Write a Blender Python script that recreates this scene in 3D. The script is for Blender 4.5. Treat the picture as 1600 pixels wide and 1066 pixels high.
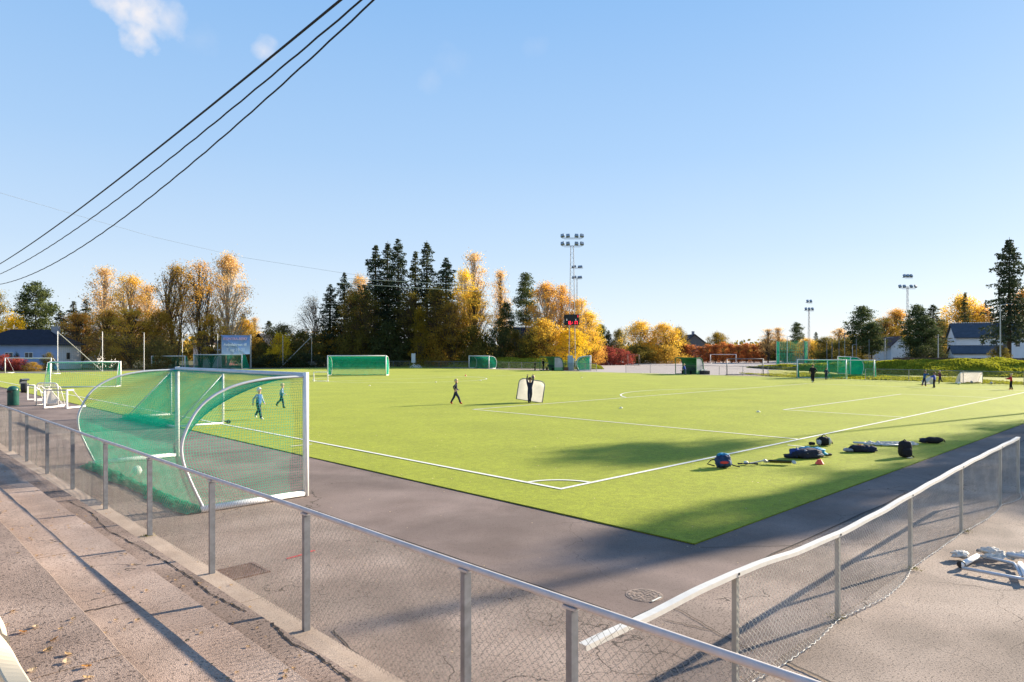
import bpy, bmesh, math, random
import numpy as np
from mathutils import Vector, Matrix, noise
R = math.radians
random.seed(7); rng = np.random.default_rng(7)
for o in list(bpy.data.objects): bpy.data.objects.remove(o)
SC = bpy.context.scene; COL = SC.collection

# ---------------------------------------------------------------- camera, sky, sun, exposure
FPX, HY, CH = 1072.3, 550.7, 2.913            # focal length in photo pixels, horizon row, eye height (m)
YAW = R(45.8586); CX, CY = -10.846, -9.688     # world = pitch frame: corner flag spot at (0,0), goal line = +X, touchline = +Y
FWD = np.array([math.cos(YAW), math.sin(YAW)]); RGT = np.array([math.sin(YAW), -math.cos(YAW)])
cam = bpy.data.cameras.new('camera'); cam_o = bpy.data.objects.new('camera', cam); COL.objects.link(cam_o)
cam.sensor_width = 36; cam.lens = 24.127; cam.shift_y = 0.0107; cam.clip_start = .05; cam.clip_end = 6000
cam_o.location = (CX, CY, CH); cam_o.rotation_euler = (R(90), 0, YAW - R(90)); SC.camera = cam_o

def G(u, v, z=0.0):                            # ground point (world x,y,z) seen at photo pixel u,v on the plane of height z
    d = (CH - z)*FPX/(v - HY); return D((u - 800)/FPX*d, d, z)
def D(X, Y, z=0.0):                            # metres to the right / ahead of the eye -> world
    p = np.array([CX, CY]) + X*RGT + Y*FWD; return Vector((p[0], p[1], z))
def U(u, Y, z=0.0): return D((u - 800)/FPX*Y, Y, z)
def ZV(v, Y): return CH - (v - HY)/FPX*Y       # height of something at distance Y seen at row v

SUN_EL = R(19.5); sd2 = math.cos(R(31.5))*RGT + math.sin(R(31.5))*FWD
SUN_DIR = Vector((sd2[0]*math.cos(SUN_EL), sd2[1]*math.cos(SUN_EL), math.sin(SUN_EL)))
sun = bpy.data.lights.new('sun', 'SUN'); sun.energy = 5.0; sun.angle = R(.55); sun.color = (1, .87, .69)
sun_o = bpy.data.objects.new('sun', sun); COL.objects.link(sun_o)
sun_o.rotation_euler = SUN_DIR.to_track_quat('Z', 'Y').to_euler()
W = bpy.data.worlds.new('World'); SC.world = W; W.use_nodes = True
nt = W.node_tree; nt.nodes.clear()
sky = nt.nodes.new('ShaderNodeTexSky'); sky.sky_type = 'NISHITA'; sky.sun_disc = False
sky.sun_elevation = SUN_EL; sky.sun_rotation = math.atan2(SUN_DIR.x, SUN_DIR.y)
sky.air_density = 1.0; sky.dust_density = 0.6; sky.ozone_density = 1.6; sky.altitude = 200
bg = nt.nodes.new('ShaderNodeBackground'); bg.inputs[1].default_value = .115
out = nt.nodes.new('ShaderNodeOutputWorld')
# thin clouds: soft noise kept to a few directions
tc = nt.nodes.new('ShaderNodeTexCoord')
def wn(t, **k):
    n = nt.nodes.new(t)
    for a, b in k.items(): setattr(n, a, b)
    return n
def wmath(op, a, b=None, clamp=False):
    n = wn('ShaderNodeMath', operation=op); n.use_clamp = clamp
    for i, x in enumerate((a, b)):
        if x is None: continue
        if isinstance(x, (int, float)): n.inputs[i].default_value = x
        else: nt.links.new(x, n.inputs[i])
    return n.outputs[0]
nz = wn('ShaderNodeTexNoise'); nz.inputs['Scale'].default_value = 13; nz.inputs['Detail'].default_value = 7; nz.inputs['Roughness'].default_value = .6
nt.links.new(tc.outputs['Generated'], nz.inputs['Vector'])
nz2 = wn('ShaderNodeTexNoise'); nz2.inputs['Scale'].default_value = 34; nz2.inputs['Detail'].default_value = 6
nt.links.new(tc.outputs['Generated'], nz2.inputs['Vector'])
total = None
def viewdir(u, v):
    d = (u - 800)/FPX*RGT + FWD; return Vector((d[0], d[1], (HY - v)/FPX)).normalized()
for (u, v, rad, amt) in [(188, 10, .027, 1.1), (220, 22, .027, 1.1), (212, 52, .021, 1.1), (262, 34, .020, .8), (316, 64, .02, .28), (412, 80, .014, .75), (705, 98, .022, .3), (672, 124, .016, .35), (838, 73, .014, .25), (1130, 372, .10, .13), (1240, 470, .12, .12)]:
    d = viewdir(u, v)
    dp = wn('ShaderNodeVectorMath', operation='DISTANCE'); nt.links.new(tc.outputs['Generated'], dp.inputs[0]); dp.inputs[1].default_value = d
    m = wmath('SUBTRACT', 1.0, wmath('DIVIDE', dp.outputs['Value'], rad*1.7), True)
    nn = wmath('ADD', wmath('MULTIPLY', nz.outputs[0], .9), wmath('MULTIPLY', nz2.outputs[0], 1.0))
    c = wmath('MULTIPLY', wmath('SUBTRACT', wmath('ADD', wmath('MULTIPLY', m, .75), nn), 1.18, False), 2.0*amt, True)
    c = wmath('MULTIPLY', wmath('MULTIPLY', c, wmath('MULTIPLY', m, 5.0, True)), min(1, amt), True)
    total = c if total is None else wmath('MAXIMUM', total, c)
mx = wn('ShaderNodeMix', data_type='RGBA')
nt.links.new(total, mx.inputs[0])
# the clear autumn sky: an even gradient from milky horizon to blue, blended with the physical sky
sxyz = wn('ShaderNodeSeparateXYZ'); nt.links.new(tc.outputs['Generated'], sxyz.inputs[0])
grad = wn('ShaderNodeValToRGB'); nt.links.new(sxyz.outputs[2], grad.inputs[0])
EXPO = 2**1.5; SKS = .115
def skc(r, g, b): return tuple((((x/255 + .055)/1.055)**2.4)/EXPO/SKS/9.0 for x in (r, g, b)) + (1,)
for i, (z, c) in enumerate([(0, (236, 243, 250)), (.05, (224, 238, 251)), (.14, (199, 223, 249)), (.27, (172, 208, 247)), (.46, (142, 190, 242)), (1, (100, 155, 226))]):
    if i < 2: e_ = grad.color_ramp.elements[i]; e_.position = z
    else: e_ = grad.color_ramp.elements.new(z)
    e_.color = skc(*c)
tint = wn('ShaderNodeMix', data_type='RGBA'); tint.inputs[0].default_value = .93
gs = wn('ShaderNodeVectorMath', operation='SCALE'); gs.inputs['Scale'].default_value = 9.0; nt.links.new(grad.outputs[0], gs.inputs[0])
nt.links.new(sky.outputs[0], tint.inputs[6]); nt.links.new(gs.outputs[0], tint.inputs[7])
nt.links.new(tint.outputs[2], mx.inputs[6]); mx.inputs[7].default_value = (2.75, 2.72, 2.85, 1)
nt.links.new(mx.outputs[2], bg.inputs[0]); nt.links.new(bg.outputs[0], out.inputs[0])
SC.view_settings.view_transform = 'Standard'; SC.view_settings.look = 'None'; SC.view_settings.exposure = 1.5; SC.view_settings.gamma = 1
SC.view_settings.use_curve_mapping = False
SC.cycles.max_bounces = 6; SC.cycles.transparent_max_bounces = 12

# ---------------------------------------------------------------- helpers: tags, materials, mesh builder
def tag(o, label=None, cat=None, group=None, kind=None):
    for k, v in (('label', label), ('category', cat), ('group', group), ('kind', kind)):
        if v: o[k] = v
    return o
def empty(name, loc, rz=0, **k):
    o = bpy.data.objects.new(name, None); COL.objects.link(o); o.empty_display_size = .2
    o.location = loc; o.rotation_euler = (0, 0, rz); return tag(o, **k)
def srgb(r, g, b): return tuple((x/255/12.92 if x/255 < .04045 else ((x/255 + .055)/1.055)**2.4) for x in (r, g, b))
MATS = {}
def mat(name, col, rough=.8, var=.12, scale=3.0, metal=0.0, bump=0.0, bscale=60, transl=0.0, col2=None, spec=.3, emit=0, coat=0, detail=4, var2=None, stain=None, pits=None, sheen=None, cracks=None):
    if name in MATS: return MATS[name]
    m = bpy.data.materials.new(name); m.use_nodes = True; t = m.node_tree; N = t.nodes; L = t.links
    b = N['Principled BSDF']; b.inputs['Roughness'].default_value = rough; b.inputs['Metallic'].default_value = metal
    b.inputs['Specular IOR Level'].default_value = spec; b.inputs['Coat Weight'].default_value = coat
    geo = N.new('ShaderNodeNewGeometry'); n = N.new('ShaderNodeTexNoise'); n.inputs['Scale'].default_value = scale; n.inputs['Detail'].default_value = detail
    L.new(geo.outputs['Position'], n.inputs['Vector'])
    r = N.new('ShaderNodeValToRGB'); r.color_ramp.elements[0].position = .32; r.color_ramp.elements[1].position = .68
    c2 = col2 or tuple(min(1, c*(1 + var)) for c in col)
    r.color_ramp.elements[0].color = (*[c*(1 - var) if not col2 else c for c in col], 1); r.color_ramp.elements[1].color = (*c2, 1)
    L.new(n.outputs[0], r.inputs[0]); src = r.outputs[0]
    if var2:                                   # second, finer speckle: (scale, strength)
        n2 = N.new('ShaderNodeTexNoise'); n2.inputs['Scale'].default_value = var2[0]; n2.inputs['Detail'].default_value = 3; L.new(geo.outputs['Position'], n2.inputs['Vector'])
        mr = N.new('ShaderNodeMapRange'); mr.inputs[1].default_value = .3; mr.inputs[2].default_value = .7; mr.inputs[3].default_value = 1 - var2[1]; mr.inputs[4].default_value = 1 + var2[1]
        L.new(n2.outputs[0], mr.inputs[0])
        mm = N.new('ShaderNodeVectorMath'); mm.operation = 'SCALE'; L.new(src, mm.inputs[0]); L.new(mr.outputs[0], mm.inputs['Scale']); src = mm.outputs[0]
    if stain:                                  # broad worn / dusty patches: (scale, low, high)
        n4 = N.new('ShaderNodeTexNoise'); n4.inputs['Scale'].default_value = stain[0]; n4.inputs['Detail'].default_value = 6; n4.inputs['Distortion'].default_value = .8; L.new(geo.outputs['Position'], n4.inputs['Vector'])
        mr2 = N.new('ShaderNodeMapRange'); mr2.inputs[1].default_value = .38; mr2.inputs[2].default_value = .62; mr2.inputs[3].default_value = stain[1]; mr2.inputs[4].default_value = stain[2]; L.new(n4.outputs[0], mr2.inputs[0])
        m4 = N.new('ShaderNodeVectorMath'); m4.operation = 'SCALE'; L.new(src, m4.inputs[0]); L.new(mr2.outputs[0], m4.inputs['Scale']); src = m4.outputs[0]
    if pits:                                   # dark aggregate pits
        vo = N.new('ShaderNodeTexNoise'); vo.inputs['Scale'].default_value = pits[0]; vo.inputs['Detail'].default_value = 1; L.new(geo.outputs['Position'], vo.inputs['Vector'])
        mp = N.new('ShaderNodeMapRange'); mp.inputs[1].default_value = .32; mp.inputs[2].default_value = .44; mp.inputs[3].default_value = pits[1]; mp.inputs[4].default_value = 1; L.new(vo.outputs[0], mp.inputs[0])
        m5 = N.new('ShaderNodeVectorMath'); m5.operation = 'SCALE'; L.new(src, m5.inputs[0]); L.new(mp.outputs[0], m5.inputs['Scale']); src = m5.outputs[0]
    if cracks:                                 # fine crack network, broken up by noise: (scale, width)
        nd = N.new('ShaderNodeTexNoise'); nd.inputs['Scale'].default_value = cracks[0]*3; nd.inputs['Detail'].default_value = 4; L.new(geo.outputs['Position'], nd.inputs['Vector'])
        va = N.new('ShaderNodeVectorMath'); va.operation = 'SCALE'; va.inputs['Scale'].default_value = .5/cracks[0]; L.new(nd.outputs['Color'], va.inputs[0])
        vb = N.new('ShaderNodeVectorMath'); vb.operation = 'ADD'; L.new(geo.outputs['Position'], vb.inputs[0]); L.new(va.outputs[0], vb.inputs[1])
        vr = N.new('ShaderNodeTexVoronoi'); vr.feature = 'DISTANCE_TO_EDGE'; vr.inputs['Scale'].default_value = cracks[0]; L.new(vb.outputs[0], vr.inputs['Vector'])
        nm = N.new('ShaderNodeTexNoise'); nm.inputs['Scale'].default_value = cracks[0]*.9; L.new(geo.outputs['Position'], nm.inputs['Vector'])
        wd = N.new('ShaderNodeMapRange'); wd.inputs[1].default_value = .46; wd.inputs[2].default_value = .62; wd.inputs[3].default_value = 0; wd.inputs[4].default_value = cracks[1]; L.new(nm.outputs[0], wd.inputs[0])
        lt = N.new('ShaderNodeMath'); lt.operation = 'LESS_THAN'; L.new(vr.outputs['Distance'], lt.inputs[0]); L.new(wd.outputs[0], lt.inputs[1])
        mc = N.new('ShaderNodeMix'); mc.data_type = 'RGBA'; mc.inputs[7].default_value = (.075, .056, .045, 1); L.new(lt.outputs[0], mc.inputs[0]); L.new(src, mc.inputs[6]); src = mc.outputs[2]
    if sheen: b.inputs['Sheen Weight'].default_value = sheen[0]; b.inputs['Sheen Roughness'].default_value = .5; b.inputs['Sheen Tint'].default_value = (*sheen[1], 1)
    L.new(src, b.inputs['Base Color'])
    if bump:
        n3 = N.new('ShaderNodeTexNoise'); n3.inputs['Scale'].default_value = bscale; n3.inputs['Detail'].default_value = 3; L.new(geo.outputs['Position'], n3.inputs['Vector'])
        bp = N.new('ShaderNodeBump'); bp.inputs['Strength'].default_value = bump; bp.inputs['Distance'].default_value = .02
        L.new(n3.outputs[0], bp.inputs['Height']); L.new(bp.outputs[0], b.inputs['Normal'])
    if emit: b.inputs['Emission Color'].default_value = (*col, 1); b.inputs['Emission Strength'].default_value = emit
    if transl:
        o = N['Material Output']; tr = N.new('ShaderNodeBsdfTranslucent'); ms = N.new('ShaderNodeMixShader'); ms.inputs[0].default_value = transl
        L.new(src, tr.inputs[0]); L.new(b.outputs[0], ms.inputs[1]); L.new(tr.outputs[0], ms.inputs[2]); L.new(ms.outputs[0], o.inputs[0])
    MATS[name] = m; return m

class MB:                                      # collects geometry, then links it as ONE mesh object
    def __init__(s): s.v = []; s.f = []; s.mi = []
    def add(s, vs, fs, mi=0):
        b = len(s.v); s.v.extend([tuple(x) for x in vs]); s.f.extend([tuple(b + i for i in f) for f in fs]); s.mi.extend([mi]*len(fs)); return s
    def box(s, x0, x1, y0, y1, z0, z1, M=None, mi=0):
        vs = [Vector((x, y, z)) for z in (z0, z1) for y in (y0, y1) for x in (x0, x1)]
        if M is not None: vs = [M @ v for v in vs]
        return s.add(vs, [(0, 2, 3, 1), (4, 5, 7, 6), (0, 1, 5, 4), (2, 6, 7, 3), (0, 4, 6, 2), (1, 3, 7, 5)], mi)
    def tube(s, pts, r, n=8, mi=0, caps=True, closed=False):
        pts = [Vector(p) for p in pts]; rs = r if hasattr(r, '__len__') else [r]*len(pts); vs = []; fs = []
        up = Vector((0, 0, 1)); prev = None
        for i, p in enumerate(pts):
            a = pts[max(0, i - 1)]; c = pts[min(len(pts) - 1, i + 1)]
            if closed: a = pts[i - 1]; c = pts[(i + 1) % len(pts)]
            d = (c - a).normalized()
            if prev is None:
                s1 = d.cross(up)
                if s1.length < .05: s1 = d.cross(Vector((1, 0, 0)))
            else: s1 = prev - d*prev.dot(d)
            s1.normalize(); prev = s1; s2 = d.cross(s1)
            for k in range(n):
                t = 2*math.pi*k/n; vs.append(p + (s1*math.cos(t) + s2*math.sin(t))*rs[i])
        m = len(pts)
        for i in range(m if closed else m - 1):
            j = (i + 1) % m
            for k in range(n): fs.append((i*n + k, i*n + (k + 1) % n, j*n + (k + 1) % n, j*n + k))
        if caps and not closed: fs.append(tuple(range(n))[::-1]); fs.append(tuple((m - 1)*n + k for k in range(n)))
        return s.add(vs, fs, mi)
    def lathe(s, prof, n=20, M=None, mi=0):
        vs = []; fs = []
        for (r, z) in prof:
            for k in range(n):
                t = 2*math.pi*k/n; v = Vector((r*math.cos(t), r*math.sin(t), z)); vs.append(M @ v if M is not None else v)
        for i in range(len(prof) - 1):
            for k in range(n): fs.append((i*n + k, i*n + (k + 1) % n, (i + 1)*n + (k + 1) % n, (i + 1)*n + k))
        fs.append(tuple(range(n))[::-1]); fs.append(tuple((len(prof) - 1)*n + k for k in range(n)))
        return s.add(vs, fs, mi)
    def ball(s, c, r, n=10, M=None, mi=0):
        rx, ry, rz = r if hasattr(r, '__len__') else (r, r, r); vs = []; fs = []; h = n//2 + 1
        for i in range(h + 1):
            ph = math.pi*i/h
            for k in range(n):
                t = 2*math.pi*k/n; v = Vector((c[0] + rx*math.sin(ph)*math.cos(t), c[1] + ry*math.sin(ph)*math.sin(t), c[2] - rz*math.cos(ph)))
                vs.append(M @ v if M is not None else v)
        for i in range(h):
            for k in range(n): fs.append((i*n + k, i*n + (k + 1) % n, (i + 1)*n + (k + 1) % n, (i + 1)*n + k))
        return s.add(vs, fs, mi)
    def grid(s, fn, nu, nv, mi=0):
        vs = [fn(i/nu, j/nv) for j in range(nv + 1) for i in range(nu + 1)]
        return s.add(vs, [(j*(nu + 1) + i, j*(nu + 1) + i + 1, (j + 1)*(nu + 1) + i + 1, (j + 1)*(nu + 1) + i) for j in range(nv) for i in range(nu)], mi)
    def prism(s, poly, y0, y1, mi=0, M=None):   # poly in x,z extruded along y
        n = len(poly); vs = [Vector((x, y, z)) for y in (y0, y1) for x, z in poly]
        if M is not None: vs = [M @ v for v in vs]
        return s.add(vs, [tuple(range(n)), tuple(range(2*n - 1, n - 1, -1))] + [(i, n + i, n + (i + 1) % n, (i + 1) % n) for i in range(n)], mi)
    def build(s, name, mats, parent=None, smooth=False, **k):
        me = bpy.data.meshes.new(name); me.from_pydata(s.v, [], s.f)
        for m in (mats if isinstance(mats, (list, tuple)) else [mats]): me.materials.append(m)
        me.polygons.foreach_set('material_index', s.mi)
        if smooth: me.polygons.foreach_set('use_smooth', [True]*len(s.f))
        me.update(); o = bpy.data.objects.new(name, me); COL.objects.link(o)
        if parent is not None: o.parent = parent
        return tag(o, **k)

def np_mesh(name, V, F, material, parent=None, **k):
    """V (n,3), F (m,3 or 4) numpy -> object, fast"""
    me = bpy.data.meshes.new(name); q = F.shape[1]
    me.vertices.add(len(V)); me.vertices.foreach_set('co', np.asarray(V, np.float32).ravel())
    me.loops.add(F.size); me.loops.foreach_set('vertex_index', F.astype(np.int32).ravel())
    me.polygons.add(len(F)); me.polygons.foreach_set('loop_start', np.arange(0, F.size, q, dtype=np.int32))
    try: me.polygons.foreach_set('loop_total', np.full(len(F), q, np.int32))
    except Exception: pass
    me.materials.append(material); me.update(calc_edges=True); me.validate()
    o = bpy.data.objects.new(name, me); COL.objects.link(o)
    if parent is not None: o.parent = parent
    return tag(o, **k)
def wires(segs, r):
    """segs (n,2,3) -> triangular prisms"""
    A = segs[:, 0]; B = segs[:, 1]; d = B - A; L = np.linalg.norm(d, axis=1, keepdims=True); d = d/np.maximum(L, 1e-9)
    ref = np.where(np.abs(d[:, 2:3]) > .9, np.array([[1., 0, 0]]), np.array([[0, 0, 1.]]))
    s1 = np.cross(d, ref); s1 /= np.linalg.norm(s1, axis=1, keepdims=True); s2 = np.cross(d, s1)
    V = []
    for P in (A, B):
        for k in range(3):
            t = 2*math.pi*k/3 + .5; V.append(P + (s1*math.cos(t) + s2*math.sin(t))*r)
    V = np.stack(V, 1).reshape(-1, 3); n = len(segs); b = (np.arange(n)*6)[:, None]
    F = np.concatenate([b + np.array([[k, (k + 1) % 3, 3 + (k + 1) % 3, 3 + k]]) for k in range(3)])
    return V, F
def net_from_grid(Pg, r):                      # Pg (nu,nv,3) knots -> cord segments both ways
    a = np.stack([Pg[:-1], Pg[1:]], 2).reshape(-1, 2, 3); b = np.stack([Pg[:, :-1], Pg[:, 1:]], 2).reshape(-1, 2, 3)
    return np.concatenate([a, b])
def chainlink(fn, length, height, pitch):      # woven zigzag wires, neighbours mirrored so they form diamonds; fn(s, h) -> xyz
    segs = []; p = pitch*.56; nk = int(length/p); nz_ = int(height/(pitch*.56)); rows = np.arange(nz_ + 1)
    for k in range(nk):
        s = np.where((rows + k) % 2 == 0, k*p, (k + 1)*p); P = fn(s + 0.0*rows, rows/nz_); segs.append(np.stack([P[:-1], P[1:]], 1))
    return np.concatenate(segs)

# ---------------------------------------------------------------- materials
M_turf = mat('turf', (.206, .238, .007), rough=.8, var=0, col2=(.256, .286, .012), scale=.35, bump=.7, bscale=70, var2=(48, .36), spec=.15, stain=(5.0, .88, 1.10), sheen=(.14, (.8, .85, .4)))
M_line = mat('line_fibre', (.66, .66, .58), rough=.8, var=.08, scale=20)
M_asph_new = mat('asphalt_track', (.172, .126, .106), var=0, col2=(.222, .168, .144), scale=.8, rough=.88, bump=.3, bscale=160, var2=(150, .14), stain=(.45, .78, 1.12), pits=(60, .7), cracks=(.28, .004))
M_asph_old = mat('asphalt_worn', (.225, .168, .135), var=0, col2=(.32, .25, .205), scale=.9, rough=.92, bump=.4, bscale=130, var2=(120, .22), stain=(.4, .74, 1.14), pits=(50, .35), cracks=(.55, .0045))
M_asph_pale = mat('asphalt_pale', (.255, .198, .160), var=0, col2=(.36, .288, .236), scale=.7, rough=.92, bump=.4, bscale=130, var2=(120, .2), stain=(.5, .70, 1.14), pits=(48, .38), cracks=(.5, .006))
M_seam = mat('seam', (.045, .036, .032), scale=9)
M_conc = mat('step_concrete', (.325, .232, .178), var=0, col2=(.42, .315, .25), scale=1.3, rough=.92, bump=.4, bscale=120, var2=(130, .22), stain=(.9, .78, 1.1), pits=(52, .5), cracks=(.6, .0035))
M_conc_d = mat('step_concrete_damp', (.245, .175, .136), var=0, col2=(.335, .25, .198), scale=1.6, rough=.92, bump=.4, bscale=120, var2=(130, .24), stain=(1.1, .75, 1.08), pits=(50, .3))
M_conc_l = mat('kerb_concrete', (.37, .285, .22), var=0, col2=(.46, .365, .285), scale=2, rough=.9, bump=.3, bscale=120, var2=(130, .12), stain=(1.2, .84, 1.05), pits=(60, .7))
M_conc_e = mat('worn_nosing', (.22, .165, .13), scale=9, var=.2, rough=.9, bump=.4)
M_crack = mat('crack', (.02, .017, .015), scale=9)
M_gravel = mat('gravel', (.33, .29, .27), var=.07, scale=.3, rough=.95)
M_grass = mat('rough_grass', (.22, .24, .016), var=0, col2=(.34, .33, .03), scale=.6, rough=.9, bump=.5, bscale=8)
M_dirt = mat('field_ground', (.09, .085, .03), var=.25, scale=.05, rough=.95)
M_galv = mat('galvanised_steel', (.42, .43, .45), rough=.45, metal=.55, var=.12, scale=12)
M_galv_d = mat('weathered_post', (.21, .22, .24), rough=.55, metal=.5, var=.15, scale=14)
M_rail_p = mat('pale_alu_rail', (.62, .60, .55), rough=.5, metal=.2, var=.07, scale=10)
M_wire = mat('fence_wire', (.29, .275, .25), rough=.5, metal=.4, var=.2, scale=5)
M_wirep = mat('bright_fence_wire', (.40, .385, .35), rough=.5, metal=.3, var=.2, scale=5)
M_white = mat('white_paint', (.78, .77, .74), rough=.45, var=.05, scale=6)
M_alu = mat('goal_aluminium', (.50, .52, .55), rough=.45, metal=.3, var=.08, scale=8)
M_net = mat('green_net', (.01, .52, .34), rough=.7, var=.1, scale=3, transl=.45)
M_netd = mat('green_net_dense', (.01, .50, .33), rough=.7, var=.15, scale=3, transl=.5)
M_netw = mat('white_net', (.72, .68, .62), rough=.8, var=.06, scale=5, transl=.4)
M_black = mat('black_plastic', (.02, .02, .022), rough=.5, var=.1)
M_rubber = mat('black_rubber', (.025, .025, .026), rough=.8, var=.1)
M_bark = mat('bark', (.085, .06, .045), rough=.95, var=.3, scale=4)
M_barkb = mat('birch_bark', (.42, .36, .30), rough=.9, var=.35, scale=6)
M_glass = mat('window_glass', (.03, .04, .05), rough=.12, spec=.6, var=.2, scale=1)

# ---------------------------------------------------------------- ground and pitch
def sheet(name, x0, x1, y0, y1, z, m, parent=None, nx=1, ny=1, edge=0, **k):
    def fn(a, b):
        x = x0 + (x1 - x0)*a; y = y0 + (y1 - y0)*b; return (x, y, z)
    return MB().grid(fn, nx, ny).build(name, m, parent, **k)
sheet('ground', -1800, 1800, -1800, 1800, -.03, M_dirt, kind='structure')
# asphalt aprons round the turf (each sheet 4 mm above the one below)
sheet('paved_yard', -60, 90, -60, 112, -.02, M_asph_pale, kind='structure')
o = sheet('asphalt_walk', -7.75, -4.65, -6.76, 90, -.012, M_asph_old, kind='structure')
sheet('asphalt_track', -4.65, 64, -5.2, 112, -.008, M_asph_new, kind='structure')
sheet('asphalt_margin', -4.65, 69, -6.76, -5.2, -.014, M_asph_old, kind='structure')
M_mark = M_line
# turf: slightly raised carpet with a real edge
TX0, TX1, TY0, TY1 = -1.62, 67.2, -4.15, 106.0
tb = MB(); nx_, ny_ = 30, 46
tb.grid(lambda a, b: (TX0 + (TX1 - TX0)*a, TY0 + (TY1 - TY0)*b, .012 + .006*noise.noise(Vector((a*40, b*60, 0)))), nx_, ny_)
tb.box(TX0, TX1, TY0, TY1, -.02, .004)
tb.build('turf', M_turf, kind='structure')
# edging gap and seams in the asphalt
sb = MB()
def strip(b, pts, w, z=.0):
    for i in range(len(pts) - 1):
        a = Vector((*pts[i], z)); c = Vector((*pts[i + 1], z)); d = (c - a).normalized(); n = Vector((-d.y, d.x, 0))*w/2
        b.add([a - n, a + n, c + n, c - n], [(0, 1, 2, 3)])
def wob(p, q, n, amp, seed=0):
    return [(p[0] + (q[0] - p[0])*i/n + amp*noise.noise(Vector((i*.9, seed, 1))), p[1] + (q[1] - p[1])*i/n + amp*noise.noise(Vector((i*.9, seed, 7)))) for i in range(n + 1)]
strip(sb, wob((-1.635, -4.17), (-1.635, 90), 60, .01), .035, -.004)
strip(sb, wob((-4.65, -4.9), (-4.65, 60), 60, .03, 3), .03, -.004)
strip(sb, wob((-4.65, -5.2), (30, -5.2), 60, .05, 5), .022, -.004)
strip(sb, wob((-1.7, -4.3), (.6, -6.2), 14, .05, 8), .012, -.004)
strip(sb, wob((-4.3, -6.0), (-4.0, -5.25), 6, .05, 9), .012, -.004)
for (u0, v0, u1, v1, w) in ((1228, 1033, 1330, 1080, .03), (1040, 968, 1115, 985, .012), (1115, 985, 1180, 1018, .012), (1395, 735, 1460, 752, .012), (600, 1066, 520, 985, .02)):
    p, q = G(u0, v0), G(u1, v1); strip(sb, wob(p[:2], q[:2], 10, .03, u0), w, -.005)
sb.build('asphalt_seam', M_seam, kind='structure')
# patch of smoother tar and pale dusty patches
# markings
mk = MB(); LW = .11; ZL = .024
def seg(x0, y0, x1, y1, w=LW): strip(mk, [(x0, y0), (x1, y1)], w, ZL)
def arc(cx, cy, r, a0, a1, n, w=LW):
    for i in range(n):
        p = [a0 + (a1 - a0)*(i + k)/n for k in (0, 1)]; q = []
        for t in p:
            q.append((cx + (r - w/2)*math.cos(t), cy + (r - w/2)*math.sin(t), ZL + .002)); q.append((cx + (r + w/2)*math.cos(t), cy + (r + w/2)*math.sin(t), ZL + .002))
        mk.add(q, [(0, 1, 3, 2)])
PW, PL = 64.0, 103.0
seg(-LW/2, 0, PW + .05, 0); seg(0, LW/2, 0, PL); seg(0, PL, PW, PL); seg(PW, 0, PW, PL); seg(0, PL/2, PW, PL/2, .1)
for s, y0 in ((1, 0), (-1, PL)):
    a = 11.84; seg(a, y0, a, y0 + s*16.5); seg(PW - a, y0, PW - a, y0 + s*16.5); seg(a - .05, y0 + s*16.5, PW - a + .05, y0 + s*16.5)
    a = 22.84; seg(a, y0, a, y0 + s*5.5); seg(PW - a, y0, PW - a, y0 + s*5.5); seg(a - .05, y0 + s*5.5, PW - a + .05, y0 + s*5.5)
    t = math.asin(5.5/9.15); arc(32, y0 + s*11, 9.15, s*t, s*(math.pi - t), 40)
arc(0, 0, 1.0, 0, math.pi/2, 20, .1); arc(64, 0, 1, math.pi/2, math.pi, 10)
arc(32, PL/2, 9.15, 0, 2*math.pi, 72)
seg(10.15, -.35, 10.15, -1.05, .09); seg(-.35, 10.15, -1.05, 10.15, .09)
mk.build('pitch_markings', M_line, kind='structure')
# gravel court beyond the far touchline
gv = MB(); q = [U(905, 86), U(1060, 84), U(1180, 88), U(1262, 120), U(1262, 215), U(912, 215), U(905, 118)]
gv.add([(p.x, p.y, .0) for p in q], [tuple(range(len(q)))]).build('gravel_court', M_gravel, kind='structure')
# grass banks
def mound(name, pts, W_, H_, seed, m, amp=.3, n=60, k=16, prof=None):
    """grass bank: ridge line pts (world), half widths, heights"""
    b = MB()
    def fn(a, c):
        t = a*(len(pts) - 1); i = min(int(t), len(pts) - 2); f = t - i
        P = pts[i].lerp(pts[i + 1], f); w = W_[i]*(1 - f) + W_[i + 1]*f; h = H_[i]*(1 - f) + H_[i + 1]*f
        nrm = Vector((FWD[0], FWD[1], 0)); s = c*2 - 1
        z = h*(math.cos(s*math.pi/2)**1.15 if abs(s) < 1 else 0); p = P + nrm*s*w
        z += amp*noise.noise(Vector((p.x*.35, p.y*.35, seed)))*min(1, h)*(1 - s*s)
        return (p.x, p.y, z - .025)
    return b.grid(fn, n, k).build(name, m, smooth=True, kind='structure'), fn
bankR, fR = mound('grass_bank', [U(1190, 120), U(1290, 104), U(1400, 92), U(1500, 88), U(1640, 85), U(1850, 82)], [8, 10, 10, 10, 10, 10], [.3, .95, 1.6, 1.85, 1.85, 1.8], 3, M_grass, .35)
bankL, fL = mound('grass_bank', [U(560, 140), U(700, 138), U(775, 133), U(850, 126), U(905, 121), U(940, 119)], [6, 6, 7, 7, 5, 3], [.8, 1.4, 1.75, 1.6, .9, .2], 9, M_grass, .3)
q = [U(1205, 82), U(1352, 72), U(1420, 69), U(1505, 64.2), U(1600, 60.4), U(1760, 54.4), U(1900, 60), U(1900, 90), U(1400, 95), U(1200, 112)]
MB().add([(p.x, p.y, .004) for p in q], [tuple(range(len(q)))]).build('grass_verge', M_grass, kind='structure')
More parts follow.
